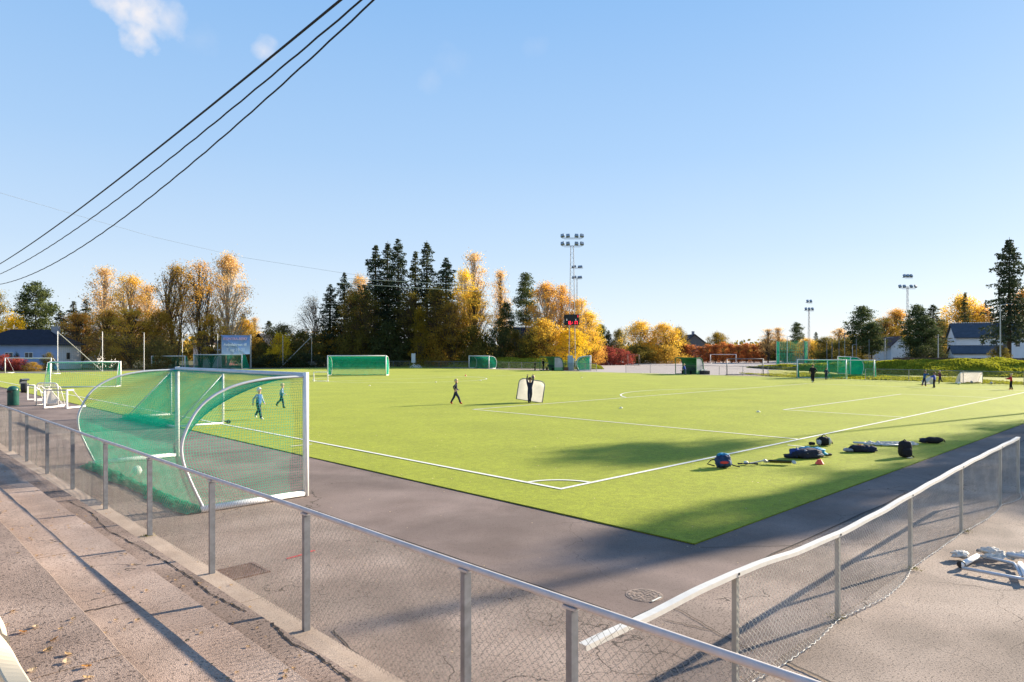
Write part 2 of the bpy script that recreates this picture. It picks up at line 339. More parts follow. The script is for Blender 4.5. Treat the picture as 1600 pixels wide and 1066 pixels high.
def fV(a, c):
    k = a*5; i = min(4, int(k)); f = k - i; P = q[i].lerp(q[i + 1], f) + Vector((FWD[0], FWD[1], 0))*(c*(22 if i else 12)); return (P.x, P.y, 0)
def tufts(name, fn, n, h, seed, m, **k):
    r_ = random.Random(seed); V = []; F = []
    for i in range(n):
        a, c = r_.random(), r_.random(); p = Vector(fn(a, c)); hh = h*r_.uniform(.4, 1.2)*(.45 + 1.1*max(0, noise.noise(Vector((p.x*.3, p.y*.3, seed))) + .3)); w = r_.uniform(.08, .2); t = r_.uniform(0, math.pi)
        d = Vector((math.cos(t), math.sin(t), 0))*w; l = Vector((r_.uniform(-.12, .12), r_.uniform(-.12, .12), hh)); b = len(V)
        V += [p - d, p + d, p + d*.3 + l, p - d*.3 + l]; F.append((b, b + 1, b + 2, b + 3))
    return np_mesh(name, np.array(V), np.array(F), m, kind='stuff', **k)
M_tuft = mat('tall_grass', (.21, .23, .016), var=0, col2=(.36, .35, .03), scale=.7, rough=.9, transl=.4)
tufts('tall_grass', fR, 46000, .26, 4, M_tuft, label='sunlit tufty grass on the long bank behind the right side of the pitch', cat='grass')
tufts('verge_grass', fV, 16000, .16, 5, M_tuft, label='short sunlit grass between the far right fence and the long bank', cat='grass')
tufts('tall_grass', fL, 12000, .3, 8, M_tuft, label='sunlit yellow green grass on the low bank behind the far shelters', cat='grass')

# ---------------------------------------------------------------- concrete terraces (the camera stands on them)
def step_x(k): return [-7.70, -8.15, -8.64, -9.13, -9.67, -10.31, -10.72, -11.26, -11.8][k]
terr = empty('concrete_terrace', (0, 0, 0), kind='structure')
rr = random.Random(5)
def slab(k, y0, y1, z, m):
    x1 = step_x(k); x0 = step_x(k + 1) + .0; b = MB(); n = max(2, int((y1 - y0)/.25)); zj = rr.uniform(-.002, .001); g = .006
    def e(i, side):
        y = y0 + g + (y1 - y0 - 2*g)*i/n; return y, .012*noise.noise(Vector((y*1.7, k*9.1 + side, 3))) - (.09*max(0, min(1, (y + 7.6)/5.4)) if k == 3 else 0)
    prof = []
    for i in range(n + 1):
        y, w1 = e(i, 0); _, w2 = e(i, 5); zz = z + zj + .001*noise.noise(Vector((y*2, k, 1)))
        prof.append([(x0 - .22, y, zz), (x1 - .009 + w1, y, zz), (x1 + w1, y, zz - .010), (x1 + w1, y, z - .30), (x0 - .22, y, z - .30)])
    vs = [p for r_ in prof for p in r_]; fs = []; fe = []
    for i in range(n):
        for j in range(5):
            f = (i*5 + j, i*5 + (j + 1) % 5, (i + 1)*5 + (j + 1) % 5, (i + 1)*5 + j)[::-1]; (fe if j == 1 else fs).append(f)
    fs += [tuple(range(5)), tuple(n*5 + j for j in range(5))[::-1]]
    b.add(vs, fs, 0); bb = len(b.v) - len(vs)
    b.f.extend(fe); b.mi.extend([1]*len(fe))
    return b.build('concrete_slab', [m, M_conc_e], terr)
for k, L in ((0, 6.1), (1, 5.4), (2, 4.9), (3, 5.7), (4, 6.2), (5, 6.0), (6, 6.0), (7, 6)):
    z = .335 + .20*k; y = [-9.3, -12.35, -8.85, -8.27 - 5.7, -11.2, -11, -12, -11][k] - (L if k < 3 else 0)
    first = -14
    while y < (34 if k < 5 else 2):
        yy = y + L*rr.uniform(.9, 1.1)
        slab(k, y, yy, z, M_conc_l if k == 0 else (M_conc_d if k in (1, 4) else M_conc)); y = yy
# cracks: thin dark ribbons let into the slabs
def crack(pts, z, w=.012, wobble=.02, seed=0):
    P = []; r_ = random.Random(seed)
    for i in range(len(pts) - 1):
        for j in range(8):
            f = j/8; P.append((pts[i][0]*(1 - f) + pts[i + 1][0]*f + r_.uniform(-1, 1)*wobble, pts[i][1]*(1 - f) + pts[i + 1][1]*f + r_.uniform(-1, 1)*wobble))
    P.append(pts[-1]); b = MB()
    for i in range(len(P) - 1): strip(b, [P[i], P[i + 1]], w*r_.uniform(.4, 1.4), z)
    b.build('crack', M_crack, terr)
def gz(L, z): return [tuple(G(u, v, z)[:2]) for u, v in L]
crack(gz([(105, 783), (140, 800), (170, 830), (222, 858), (262, 880), (300, 905), (322, 925), (352, 940), (385, 957)], .535), .5385, .016, .012, 1)
crack(gz([(425, 975), (450, 1003), (488, 1020), (520, 1045), (550, 1066)], .535), .5385, .018, .012, 2)
crack(gz([(94, 948), (116, 985), (128, 1000), (152, 1025), (170, 1045), (186, 1060)], .935), .9385, .010, .010, 3)
crack(gz([(132, 956), (165, 950), (208, 940)], .935), .9385, .014, .008, 4)

# yard details: drain grate, manhole, sprayed mark
g0 = G(378, 893); dr = empty('drain_grate', (g0.x, g0.y, -.012), R(0), label='rusty square drain grate set in the asphalt beside the terrace kerb', cat='drain grate')
M_iron = mat('rusty_iron', (.16, .105, .085), rough=.8, var=.3, scale=14, bump=.4)
b = MB(); b.box(-.27, .27, -.27, -.23, 0, .02); b.box(-.27, .27, .23, .27, 0, .02); b.box(-.27, -.23, -.23, .23, 0, .02); b.box(.23, .27, -.23, .23, 0, .02); b.build('frame', M_iron, dr)
MB().box(-.23, .23, -.23, .23, -.01, .006).build('recess', M_crack, dr)
for i in range(9): MB().box(-.23, .23, -.215 + i*.05, -.19 + i*.05, .007, .016).build('bar', M_iron, dr)
g0 = G(1007, 930); mh = empty('manhole_cover', (g0.x, g0.y, -.008), label='round cast iron manhole cover in the dark asphalt near the turf corner', cat='manhole cover')
M_cast = mat('cast_iron_dusty', (.24, .185, .15), rough=.8, var=.25, scale=12, bump=.4)
b = MB(); b.lathe([(.36, 0), (.36, .012), (.33, .014)], 40); b.build('rim', M_cast, mh)
MB().lathe([(.325, .0), (.325, .015)], 40).build('cover', mat('cast_dark', (.17, .13, .105), scale=10, var=.2), mh)
mh.scale = (.62, .62, .4)
for rad in (.30, .22, .14, .06):
    n = max(5, int(rad*40))
    for i in range(n):
        a0 = 2*math.pi*i/n; a1 = a0 + 2*math.pi/n*.72; w = .026; bb = MB(); q = []
        for zz in (.015, .024):
            q += [(rr2*math.cos(t), rr2*math.sin(t), zz) for t, rr2 in ((a0, rad - w), (a1, rad - w), (a1, rad + w), (a0, rad + w))]
        bb.add(q, [(3, 2, 1, 0), (4, 5, 6, 7), (0, 1, 5, 4), (1, 2, 6, 5), (2, 3, 7, 6), (3, 0, 4, 7)]).build('boss', M_cast, mh)
b = MB(); p, q = G(448, 873), G(474, 866); strip(b, [p[:2], q[:2]], .05, -.006); p, q = G(480, 863), G(492, 860); strip(b, [p[:2], q[:2]], .05, -.006)
b.build('sprayed_mark', mat('red_spray', (.45, .06, .06), var=.4, scale=14), kind='structure')
b = MB(); strip(b, [G(1019, 941)[:2], G(1033, 934)[:2]], .022, .006); tag(b.build('chalk_stub', M_line), 'short pale stick lying across the rim of the manhole cover', 'stick')

# ---------------------------------------------------------------- fences near the camera
FXL = -7.79
f1 = empty('chain_link_fence', (FXL, 0, .335), label='grey chain link fence with round top rail running along the lowest concrete step', cat='fence')
posts_y = [-9.69 - .0 + t for t in []]
base_y = [(-3.488*RGT + 7.9918*FWD + np.array([CX, CY]))[1]]
ys = [-9.33, -7.045] + [base_y[0] + 2.28*i for i in range(-2, 12)]
for i, y in enumerate(ys):
    b = MB(); b.box(-.030, .030, y - .022, y + .022, -.06, 1.075); b.build('post', M_galv_d, f1)
    b = MB(); b.box(-.034, .034, y - .05, y + .05, 1.075, 1.09); b.build('bracket', M_galv, f1)
y0, y1 = ys[0] - .4, ys[-1] + .3
b = MB(); n = 60; b.tube([(0, y0 + (y1 - y0)*i/n, 1.11 + .003*math.sin(i*.7)) for i in range(n + 1)], .023, 12); b.build('top_rail', mat('rail_steel', (.50, .46, .44), rough=.7, metal=.0, spec=.2, var=.1, scale=9), f1, smooth=True)
def mesh1(s, h):
    y = y0 + s; z = .02 + h*1.06; x = .036 + .012*np.sin(y*2.7 + h*3) - .0*h
    return np.stack([x + .02*np.sin(s*9.1)*(1 - h)*.5, y + .006*np.sin(z*40 + s), z], -1)
V, F = wires(chainlink(mesh1, y1 - y0, 1.06, .058), .0014); np_mesh('wire_mesh', V, F, M_wire, f1, kind='stuff')
# right fence: bent pale rail, free end overhanging
FYR = -6.78
f2 = empty('chain_link_fence', (0, FYR, 0), label='pale chain link fence with sagging flat top rail crossing in front of the turf corner', cat='fence')
rail = [(-7.38, .955), (-6.6, .965), (-5.9, .98), (-5.36, .985), (-4.95, .97), (-4.2, .925), (-3.5, .905), (-3.06, .90), (-2.4, .905), (-1.5, .925), (-.55, .96), (.8, 1.0), (2.0, 1.035), (4.3, 1.075), (6.62, 1.105)]
def rz(x): return float(np.interp(x, [r_[0] for r_ in rail], [r_[1] for r_ in rail]))
b = MB(); n = 70; P = []
xs = [-7.38 + 14.05*i/n for i in range(n + 1)]
vs = []
for x in xs:
    z = rz(x) + .004*math.sin(x*5); vs += [(x, -.033, z), (x, .033, z), (x, .033, z + .038), (x, -.033, z + .038)]
fs = [(i*4 + j, i*4 + (j + 1) % 4, (i + 1)*4 + (j + 1) % 4, (i + 1)*4 + j) for i in range(n) for j in range(4)] + [(3, 2, 1, 0)]
b.add(vs, fs); b.build('top_rail', M_rail_p, f2)
px = [-5.42, -3.06, -.75, 1.42, 4.3, 6.62]
# posts at the photo's spacing
px = [float((lambda p: p.x)(G(u, v))) for u, v in ((1303, 965), (1425, 888), (1509, 833), (1564, 789.5), (1592, 770))]; px = [px[0] - 2.28] + px
for x in px:
    b = MB(); b.box(x - .024, x + .024, -.022, .022, -.03, rz(x)); b.build('post', mat('post_pale', (.34, .34, .31), rough=.5, metal=.3, var=.12), f2)
    MB().tube([(x, -.04, rz(x) + .02), (x, .045, rz(x) + .02)], .012, 6).build('bolt', M_black, f2)
def mesh2(s, h):
    x = px[0] - .02 + s; top = np.interp(x, [r_[0] for r_ in rail], [r_[1] for r_ in rail])
    i = np.clip(np.searchsorted(px, x) - 1, 0, len(px) - 2); a = np.array(px)[i]; c = np.array(px)[i + 1]; f = np.clip((x - a)/(c - a), 0, 1)
    bel = np.sin(f*math.pi)*(1 - h)**1.6*(.07 + .07*np.sin(i*2.1))
    return np.stack([x + .008*np.sin(h*50), -.028 - bel + (.004*np.sin(x*7)), (.012 + h*(top - .01))], -1)
xx = np.linspace(0, px[-1] - px[0], 320); BW = mesh2(xx, np.zeros_like(xx)); BW[:, 2] = .012 + .006*np.sin(xx*60); BW[:, 1] += .008*np.sin(xx*47)
MB().tube([tuple(q) for q in BW], .0045, 4).build('bottom_wire', mat('bottom_wire', (.55, .53, .48), var=.2), f2)
V, F = wires(chainlink(mesh2, px[-1] - px[0], 1.0, .058), .00145); np_mesh('wire_mesh', V, F, M_wirep, f2, kind='stuff')

# ---------------------------------------------------------------- far perimeter fence (three stretches)
def low_fence(pts, label, h=1.15, sp=3.0, cell=.12, r=.004, m=M_galv_d):
    root = empty('perimeter_fence', pts[0], label=label, cat='fence', group='low wire fences round the far side of the pitch')
    o = Vector(pts[0]); S = []
    b = MB(); b.tube([Vector(p) - o + Vector((0, 0, h)) for p in pts], .03, 6); b.build('top_rail', m, root)
    for i in range(len(pts) - 1):
        a = Vector(pts[i]) - o; c = Vector(pts[i + 1]) - o; L = (c - a).length; n = max(1, round(L/sp))
        for j in range(n + (i == len(pts) - 2)):
            p = a.lerp(c, j/n); MB().box(p.x - .025, p.x + .025, p.y - .025, p.y + .025, 0, h).build('post', m, root)
        d = np.array((c - a).normalized()); A = np.array(a)
        fn = lambda s, hh: A + d*np.asarray(s)[..., None] + np.stack([0*s, 0*s, .03 + hh*h*.97], -1)
        S.append(chainlink(fn, L, h, cell))
    V, F = wires(np.concatenate(S), r); np_mesh('wire_mesh', V, F, M_wire, root, kind='stuff')
low_fence([U(440, 133), U(640, 131), U(733, 127.5)], 'low grey wire fence in front of the dark spruces behind the far goal line')
low_fence([U(776, 122), U(880, 110), U(932, 104)], 'low grey wire fence between the scoreboard mast and the grassy bank')
low_fence([U(978, 96.5), U(1056, 92), U(1200, 82), U(1245, 77.5)], 'low grey wire fence along the edge of the gravel court', sp=3.4)
low_fence([U(1352, 71.5), U(1420, 68.5), U(1505, 63.8), U(1600, 60.0), U(1760, 54)], 'low grey wire fence at the foot of the grassy bank on the right', sp=3.6)

# ---------------------------------------------------------------- goals
def frame_of(A, B):
    A = Vector(A); B = Vector(B); d = B - A; return A, math.atan2(d.y, d.x), math.hypot(d.x, d.y)
BOW = [(0, 1.0), (.37, .985), (.66, .92), (.86, .79), (.975, .58), (.985, .42), (.93, .25), (.83, .02)]
def bow_pt(t, D_, H_):                          # t in 0..1 along the bent side tube
    n = len(BOW) - 1; x = t*n; i = min(int(x), n - 1); f = x - i
    p = [BOW[max(0, i - 1)], BOW[i], BOW[i + 1], BOW[min(n, i + 2)]]
    def cr(k): a, b_, c, d = (q[k] for q in p); return .5*(2*b_ + (c - a)*f + (2*a - 5*b_ + 4*c - d)*f*f + (3*b_ - a - 3*c + d)*f**3)
    return cr(0)*D_, cr(1)*H_
def goal_bow(A, B, h, depth, label, cell=.12, r=.006, tr=.055, sag=.0, group=None, netm=None, post_m=None, detail=False, dense=True):
    """goal with two bent side tubes; A,B = feet of the posts seen from the mouth side; depth to the left of A->B"""
    A, rz_, w = frame_of(A, B); root = empty('football_goal', A, rz_, label=label, cat='football goal', group=group)
    pm = post_m or M_white
    for x in (0, w): MB().tube([(x, 0, 0), (x, 0, h + tr)], tr, 14 if detail else 8).build('post', pm, root, smooth=True)
    MB().tube([(tr*.9, 0, h), (w - tr*.9, 0, h)], tr*.96, 14 if detail else 8).build('crossbar', M_alu if detail else pm, root, smooth=True)
    for x in (0, w):
        MB().tube([(x, *bow_pt(i/36, depth, h - .02)) for i in range(37)], .026 if detail else .035, 8).build('side_bow', M_alu if detail else pm, root, smooth=True)
        MB().tube([(x, .05, .055), (x, depth*.85, .055)], .06, 10).build('ground_bar', pm, root, smooth=True)
    nu = int(w/cell); L = h + depth*1.3; nv = int(L/cell)
    U_, V_ = np.meshgrid(np.linspace(0, 1, nu + 1), np.linspace(0, 1, nv + 1), indexing='ij')
    tab = np.array([bow_pt(t, depth, h - .02) for t in np.linspace(0, 1, 200)])
    y = np.interp(V_, np.linspace(0, 1, 200), tab[:, 0]); z = np.interp(V_, np.linspace(0, 1, 200), tab[:, 1])
    k = np.minimum(1, (4*U_*(1 - U_))**.4*1.0)*sag                        # sagging inward from the bows
    cy_ = np.interp(V_, [0, .62, 1], [0, .965*depth, .84*depth]); cz = np.interp(V_, [0, .62, 1], [h, .47*h, .03])
    k = k*np.clip(V_*12, 0, 1)
    y2 = y*(1 - k) + cy_*k; z2 = z*(1 - k) + cz*k
    rs_ = np.random.default_rng(int(abs(A.x*100)) + 3)
    z2 = z2 + .004*np.sin(U_*w*5 + V_*7)*(V_ > .02); y2 = y2 + .012*np.sin(U_*w*2.3 + V_*5)*np.sin(np.pi*V_)
    Pg = np.stack([U_*w, y2, np.maximum(.01, z2)], -1); S = [net_from_grid(Pg, r)]
    for x in (0, w):                                                    # side nets
        ns, nh = int(depth/cell), int(h/cell)
        zz = np.linspace(0, 1, nh + 1)
        ty, tz = tab[:, 0], tab[:, 1]
        pts = []
        for zi in zz:
            zz_ = zi*(h - .03); msk = ty[np.argmin(np.abs(tz - zz_))] if zi > .02 else depth*.83
            pts.append(msk)
        ymax = np.array(pts); ymax[-1] = .3*depth
        a, c = np.meshgrid(np.linspace(0, 1, ns + 1), zz, indexing='ij')
        Pg = np.stack([np.full(a.shape, x + .012), .03 + a*(ymax[None, :] - .03), .02 + c*(h - .05)], -1)
        Pg[..., 0] += .05*np.sin(a*5 + c*7)*np.sin(np.pi*a)*np.sin(np.pi*c)*(1 if x == 0 else -1)
        S.append(net_from_grid(Pg, r))
    V, F = wires(np.concatenate(S), r); np_mesh('net', V, F, netm or M_net, root, kind='stuff')
    if dense:                                                           # gathered net along the ground
        S = []
        for lay in range(5 if detail else 2):
            ns_ = int(w/(.05 if detail else .15)); nr = 11 if detail else 5
            P = np.zeros((ns_ + 1, nr + 1, 3))
            for i in range(ns_ + 1):
                for j in range(nr + 1):
                    x = w*i/ns_; q = Vector((x*2.3 + lay*7, j*.9, lay*3.0)); q2 = Vector((x*.8, lay, 9))
                    P[i, j] = (x + .04*noise.noise(q*1.7), depth*.82 + .13*noise.noise(q2) + j*(.030 if detail else .03) + .05*noise.noise(q + Vector((5, 0, 0))), .008 + .11*max(0, noise.noise(q*1.1) + .25)*math.sin(math.pi*(j + .5)/(nr + 1)))
            S.append(net_from_grid(P, r))
        V, F = wires(np.concatenate(S), r*1.05); np_mesh('gathered_net', V, F, M_netd, root, kind='stuff')
    return root, w
def goal_stay(A, B, h, depth, label, cell=.12, r=.006, tr=.045, group=None, roof=0.0, wheels=False, pm=None, netm=None, net=True, tag_front=False):
    """goal with straight stays from the post tops (or a short roof) down to a low back bar"""
    A, rz_, w = frame_of(A, B); root = empty('football_goal', A, rz_, label=label, cat='football goal', group=group); pm = pm or M_white
    for x in (0, w):
        MB().tube([(x, 0, 0), (x, 0, h + tr)], tr, 10).build('post', pm, root, smooth=True)
        P = [(x, 0, h - .02), (x, roof, h - .03), (x, depth, .05)] if roof else [(x, .02, h - .05), (x, depth, .05)]
        MB().tube(P, .022, 6).build('stay', M_alu, root, smooth=True)
        MB().tube([(x, 0, .05), (x, depth, .05)], .045, 8).build('ground_bar', pm, root, smooth=True)
        if wheels:
            MB().lathe([(.085, -.02), (.09, 0), (.085, .02)], 16, Matrix.Translation((x, -.22, .09)) @ Matrix.Rotation(R(90), 4, 'Y')).build('wheel', M_rubber, root)
            MB().tube([(x, -.22, .1), (x, -.05, .12)], .03, 8).build('wheel_arm', M_black, root)
    MB().tube([(tr*.8, 0, h), (w - tr*.8, 0, h)], tr*.96, 10).build('crossbar', pm, root, smooth=True)
    MB().tube([(.04, depth, .05), (w - .04, depth, .05)], .045, 8).build('back_bar', pm, root, smooth=True)
    if net:
        nu, L = int(w/cell), math.hypot(depth, h); nv = int(L/cell)
        U_, V_ = np.meshgrid(np.linspace(0, 1, nu + 1), np.linspace(0, 1, nv + 1), indexing='ij')
        if roof: y = np.where(V_ < .25, V_/.25*roof, roof + (V_ - .25)/.75*(depth - roof)); z = np.where(V_ < .25, h, h*(1 - (V_ - .25)/.75))
        else: y = V_*depth; z = h*(1 - V_)
        s = np.sin(np.pi*V_)*np.sin(np.pi*U_)**.5
        Pg = np.stack([U_*w, y + .08*s + .03*np.sin(U_*w*3), np.maximum(.01, z - .12*s - .03)], -1); S = [net_from_grid(Pg, r)]
        for x in (0, w):
            a, c = np.meshgrid(np.linspace(0, 1, int(depth/cell) + 1), np.linspace(0, 1, int(h/cell) + 1), indexing='ij')
            ym = (roof + (depth - roof)*(1 - c)) if roof else depth*(1 - c)
            S.append(net_from_grid(np.stack([np.full(a.shape, x), a*ym, .02 + c*(h - .05)], -1), r))
        V, F = wires(np.concatenate(S), r); np_mesh('net', V, F, netm or M_net, root, kind='stuff')
    return root, w
# near full size goal on the asphalt: near post N, far post Fp
N_ = D(-4.18, 13.91); Fp = D(-9.33, 19.13)
nearg, nw = goal_bow(N_, Fp, 2.44, 2.42, 'large white goal with bent side tubes and sagging green net, nearest to the terrace fence', cell=.052, r=.0028, sag=.95, detail=True, tr=.06)
# second, smaller goal just behind the big one
BL, BR = G(198, 654), G(273, 669.5); dd = (BR - BL).normalized(); nn = Vector((-dd.y, dd.x, 0))
if (nn.x*FWD[0] + nn.y*FWD[1]) < 0: nn = -nn
PRr, PLl = BR + nn*1.85, BL + nn*1.85
g2, w2 = goal_stay(PRr, PLl, 2.05, 1.85, 'smaller white goal with sloping stays and wheels, directly behind the large near goal', cell=.06, r=.0034, wheels=True)
# crumpled net lying inside it
b2 = []; r_ = random.Random(9)
for i in range(2600):
    x = r_.uniform(.6, w2 - .3); y = 1.85 + r_.uniform(-.35, .3); z = .02 + abs(r_.gauss(0, .10)); t = r_.uniform(0, math.pi); l = r_.uniform(.05, .25)
    b2.append([[x, y, z], [x + l*math.cos(t), y + l*math.sin(t)*.5, max(.01, z + r_.uniform(-.1, .1))]])
V, F = wires(np.array(b2), .006); np_mesh('gathered_net', V, F, M_netd, g2, kind='stuff')
GR = None
def axis_goal(u, Y, w, rot, **k):               # helper: centre of mouth at (u,Y), rot in degrees relative to facing the camera
    c = U(u, Y); t = YAW - R(90) + R(rot); d = Vector((math.cos(t), math.sin(t), 0)); return c - d*w/2, c + d*w/2
A_, B_ = D(-38.3, 56.9), D(-33.2, 58.2)
goal_stay(B_, A_, 2.08, 1.3, 'white small goal standing open across the left half of the turf, behind the benches', roof=.5, tr=.06, cell=.14, r=.007)
A_, B_ = U(8, 94), U(80, 90); goal_stay(A_, B_, 2.1, 1.2, 'leftmost white goal with no net in front of the blue house', tr=.06, roof=.3, net=False)
A_, B_ = U(237, 118.6), U(289, 118.6); goal_stay(A_, B_, 2.2, 1.6, 'white goal below the bare poles, left of the goal under the banner', tr=.08, roof=.8, r=.017, cell=.16)
A_, B_ = U(303, 120), U(378, 117); goal_stay(A_, B_, 2.44, 2.0, 'white goal with green net standing right under the blue banner', tr=.09, roof=.9, r=.022, cell=.16)
A_, B_ = U(512, 84.2), U(603, 84.2); goal_bow(A_, B_, 2.44, 2.1, 'full size white goal with bent side tubes before the dark spruces', r=.017, cell=.13, tr=.065, sag=.35)
A_, B_ = U(733, 123), U(764, 119); goal_bow(A_, B_, 2.2, 1.8, 'turned green netted goal at the foot of the grass bank, left of the shelters', r=.022, cell=.16, tr=.08, sag=.2)
A_, B_ = U(923, 108), U(921, 112.5); goal_bow(A_, B_, 2.3, 2.2, 'green netted goal seen from its side just right of the scoreboard mast', r=.028, cell=.15, tr=.08, sag=.2)
A_, B_ = U(1136, 86), U(1192.5, 85); goal_stay(A_, B_, 2.05, 1.4, 'grey goal without net standing by the fence of the gravel court', pm=M_galv_d, net=False, roof=.6, tr=.05)
A_, B_ = U(1246, 76.0), U(1322, 73.5); goal_stay(A_, B_, 2.06, 1.5, 'front goal of the cluster, with white posts and a man in black before it', roof=.5, tr=.055, cell=.13, r=.012)
A_, B_ = U(1293, 79), U(1366, 76); goal_stay(A_, B_, 2.0, 1.4, 'second goal of the cluster, overlapping the front one on its right', roof=.5, tr=.055, cell=.13, r=.011)
A_, B_ = U(1309, 92), U(1329, 84.5); goal_bow(A_, B_, 2.3, 1.5, 'goal with green arched net standing behind the others in the cluster', r=.024, cell=.13, tr=.05, sag=0)
A_, B_ = U(980, 150), U(998, 148); goal_stay(A_, B_, 2.3, .6, 'small distant brown goal frame on the far side of the gravel court', pm=mat('brown_frame', (.2, .12, .08)), net=False, roof=.3, tr=.07)
A_, B_ = U(1110, 172), U(1150, 168); goal_stay(A_, B_, 2.3, .8, 'faint distant goal frame at the far edge of the gravel court', net=False, roof=.3, tr=.07)

def mini_goal(name, M4, w, h, d, label, netm=M_netw, pm=M_white, tr=.035, rounded=.3, group=None, cat='mini goal', sheetlike=True):
    root = empty(name, (0, 0, 0), label=label, cat=cat, group=group); root.matrix_world = M4
    n = 6; P = [(0, 0, 0), (0, 0, h - rounded)] + [(rounded*(1 - math.cos(t*math.pi/2/n)), 0, h - rounded + rounded*math.sin(t*math.pi/2/n)) for t in range(1, n + 1)]
    P += [(w - rounded + rounded*math.sin(t*math.pi/2/n), 0, h - rounded + rounded*math.cos(t*math.pi/2/n)) for t in range(n + 1)] + [(w, 0, 0)]
    MB().tube(P, tr, 8).build('front_frame', pm, root, smooth=True)
    for x in (0, w):
        MB().tube([(x, 0, .02), (x, d, .02)], tr*.8, 6).build('ground_bar', pm, root, smooth=True)
        MB().tube([(x, d, .02), (x, d*.35, h*.8), (x, .02, h*.86)], tr*.6, 6).build('stay', pm, root, smooth=True)
    MB().tube([(0, d, .02), (w, d, .02)], tr*.8, 6).build('back_bar', pm, root, smooth=True)
    def fn(a, c):
        if c < .35: y = d*.35*c/.35; z = h - (h*.15)*c/.35
        else: f = (c - .35)/.65; y = d*(.35 + .65*f); z = h*.85*(1 - f) + .02
        rr_ = max(0, rounded - min(a, 1 - a)*w)*(1 - c)
        return (a*w, y + .04*math.sin(a*7)*math.sin(math.pi*c), z - rr_*.6 - .05*math.sin(math.pi*a)*math.sin(math.pi*c))
    if sheetlike == 'dense':
        Pg = np.array([[fn(i/36, j/36) for j in range(37)] for i in range(37)]); V, F = wires(net_from_grid(Pg, .004), .0155); np_mesh('net', V, F, netm, root, kind='stuff')
    elif sheetlike == 'cords':
        Pg = np.array([[fn(i/30, j/30) for j in range(31)] for i in range(31)]); V, F = wires(net_from_grid(Pg, .004), .004); np_mesh('net', V, F, netm, root, kind='stuff')
        b = MB(); b.grid(lambda a, c: (.2 + .7*w*a, .12 + .1*math.sin(a*9) + .2*c, .1 + .8*h*c*(.6 + .3*math.sin(a*5)) ), 16, 10).build('folded_net', netm, root, smooth=True)
    elif sheetlike:
        b = MB(); b.grid(fn, 14, 10)
        for x in (0, w): b.add([(x, 0, .02), (x, d, .02), (x, d*.35, h*.82), (x, 0, h*.85)], [(0, 1, 2, 3)])
        b.build('net', netm, root, smooth=True)
    return root
def T(p, rz=0, rx=0, ry=0): return Matrix.Translation(p) @ Matrix.Rotation(rz, 4, 'Z') @ Matrix.Rotation(ry, 4, 'Y') @ Matrix.Rotation(rx, 4, 'X')
CAMR = YAW - R(90)
mini_goal('mini_goal', T(U(1500, 63.7), CAMR + R(-4)), 2.0, 1.02, .8, 'white netted mini goal standing at the fence with a ball in front', rounded=.12)
mini_goal('mini_goal', T(U(490, 67.8), CAMR + R(8)), 1.35, .92, .7, 'small white goal frame left of the full size goal on the turf', rounded=.02, sheetlike=False)
mini_goal('mini_goal', T(U(478, 132), CAMR), 1.8, 1.0, .6, 'tiny pale rounded goal far away at the edge of the dark woods', rounded=.3)
# white practice goals on the left asphalt
mini_goal('mini_goal', T(G(57, 634), CAMR + R(-8)), 1.30, 1.22, .5, 'rounded white practice goal with folded net, middle of the group on the left asphalt', rounded=.22, tr=.03, sheetlike='cords')
def aframe_goal(pa, pb, dep, h, label, group=None):
    """practice goal of square white profiles: two trapezoid ends joined by a top beam"""
    pa = Vector(pa); pb = Vector(pb); root = empty('practice_goal', pa, math.atan2((pb - pa).y, (pb - pa).x), label=label, cat='mini goal', group=group); w = (pb - pa).length; s = .035
    for x in (0, w):
        b = MB(); b.box(x - s, x + s, -s, s, 0, h); b.build('upright', M_white, root)
        b = MB(); b.box(x - s, x + s, s, dep, 0, 2*s); b.build('foot', M_white, root)
        b = MB(); q = Vector((x, dep, s)); t = Vector((x, .28*dep, h - s)); b.tube([q, t], s, 4); b.build('brace', M_white, root)
        b = MB(); b.box(x - s, x + s, s, .34*dep, h - 2*s, h); b.build('cap', M_white, root)
    MB().box(s, w - s, -s*.8, s*.8, h - 2*s, h - .004).build('beam', mat('grey_beam', (.38, .37, .36), var=.08), root)
    return root
aframe_goal(G(69.5, 638.5), G(104.5, 639), 1.25, .98, 'white practice goal with tapered ends and grey beam, nearest on the left asphalt')
aframe_goal(G(43.5, 625.8), G(54.5, 627.5), 1.1, .93, 'white end framed practice goal at the left back of the group beside the black bin')
bpy.context.view_layer.update()

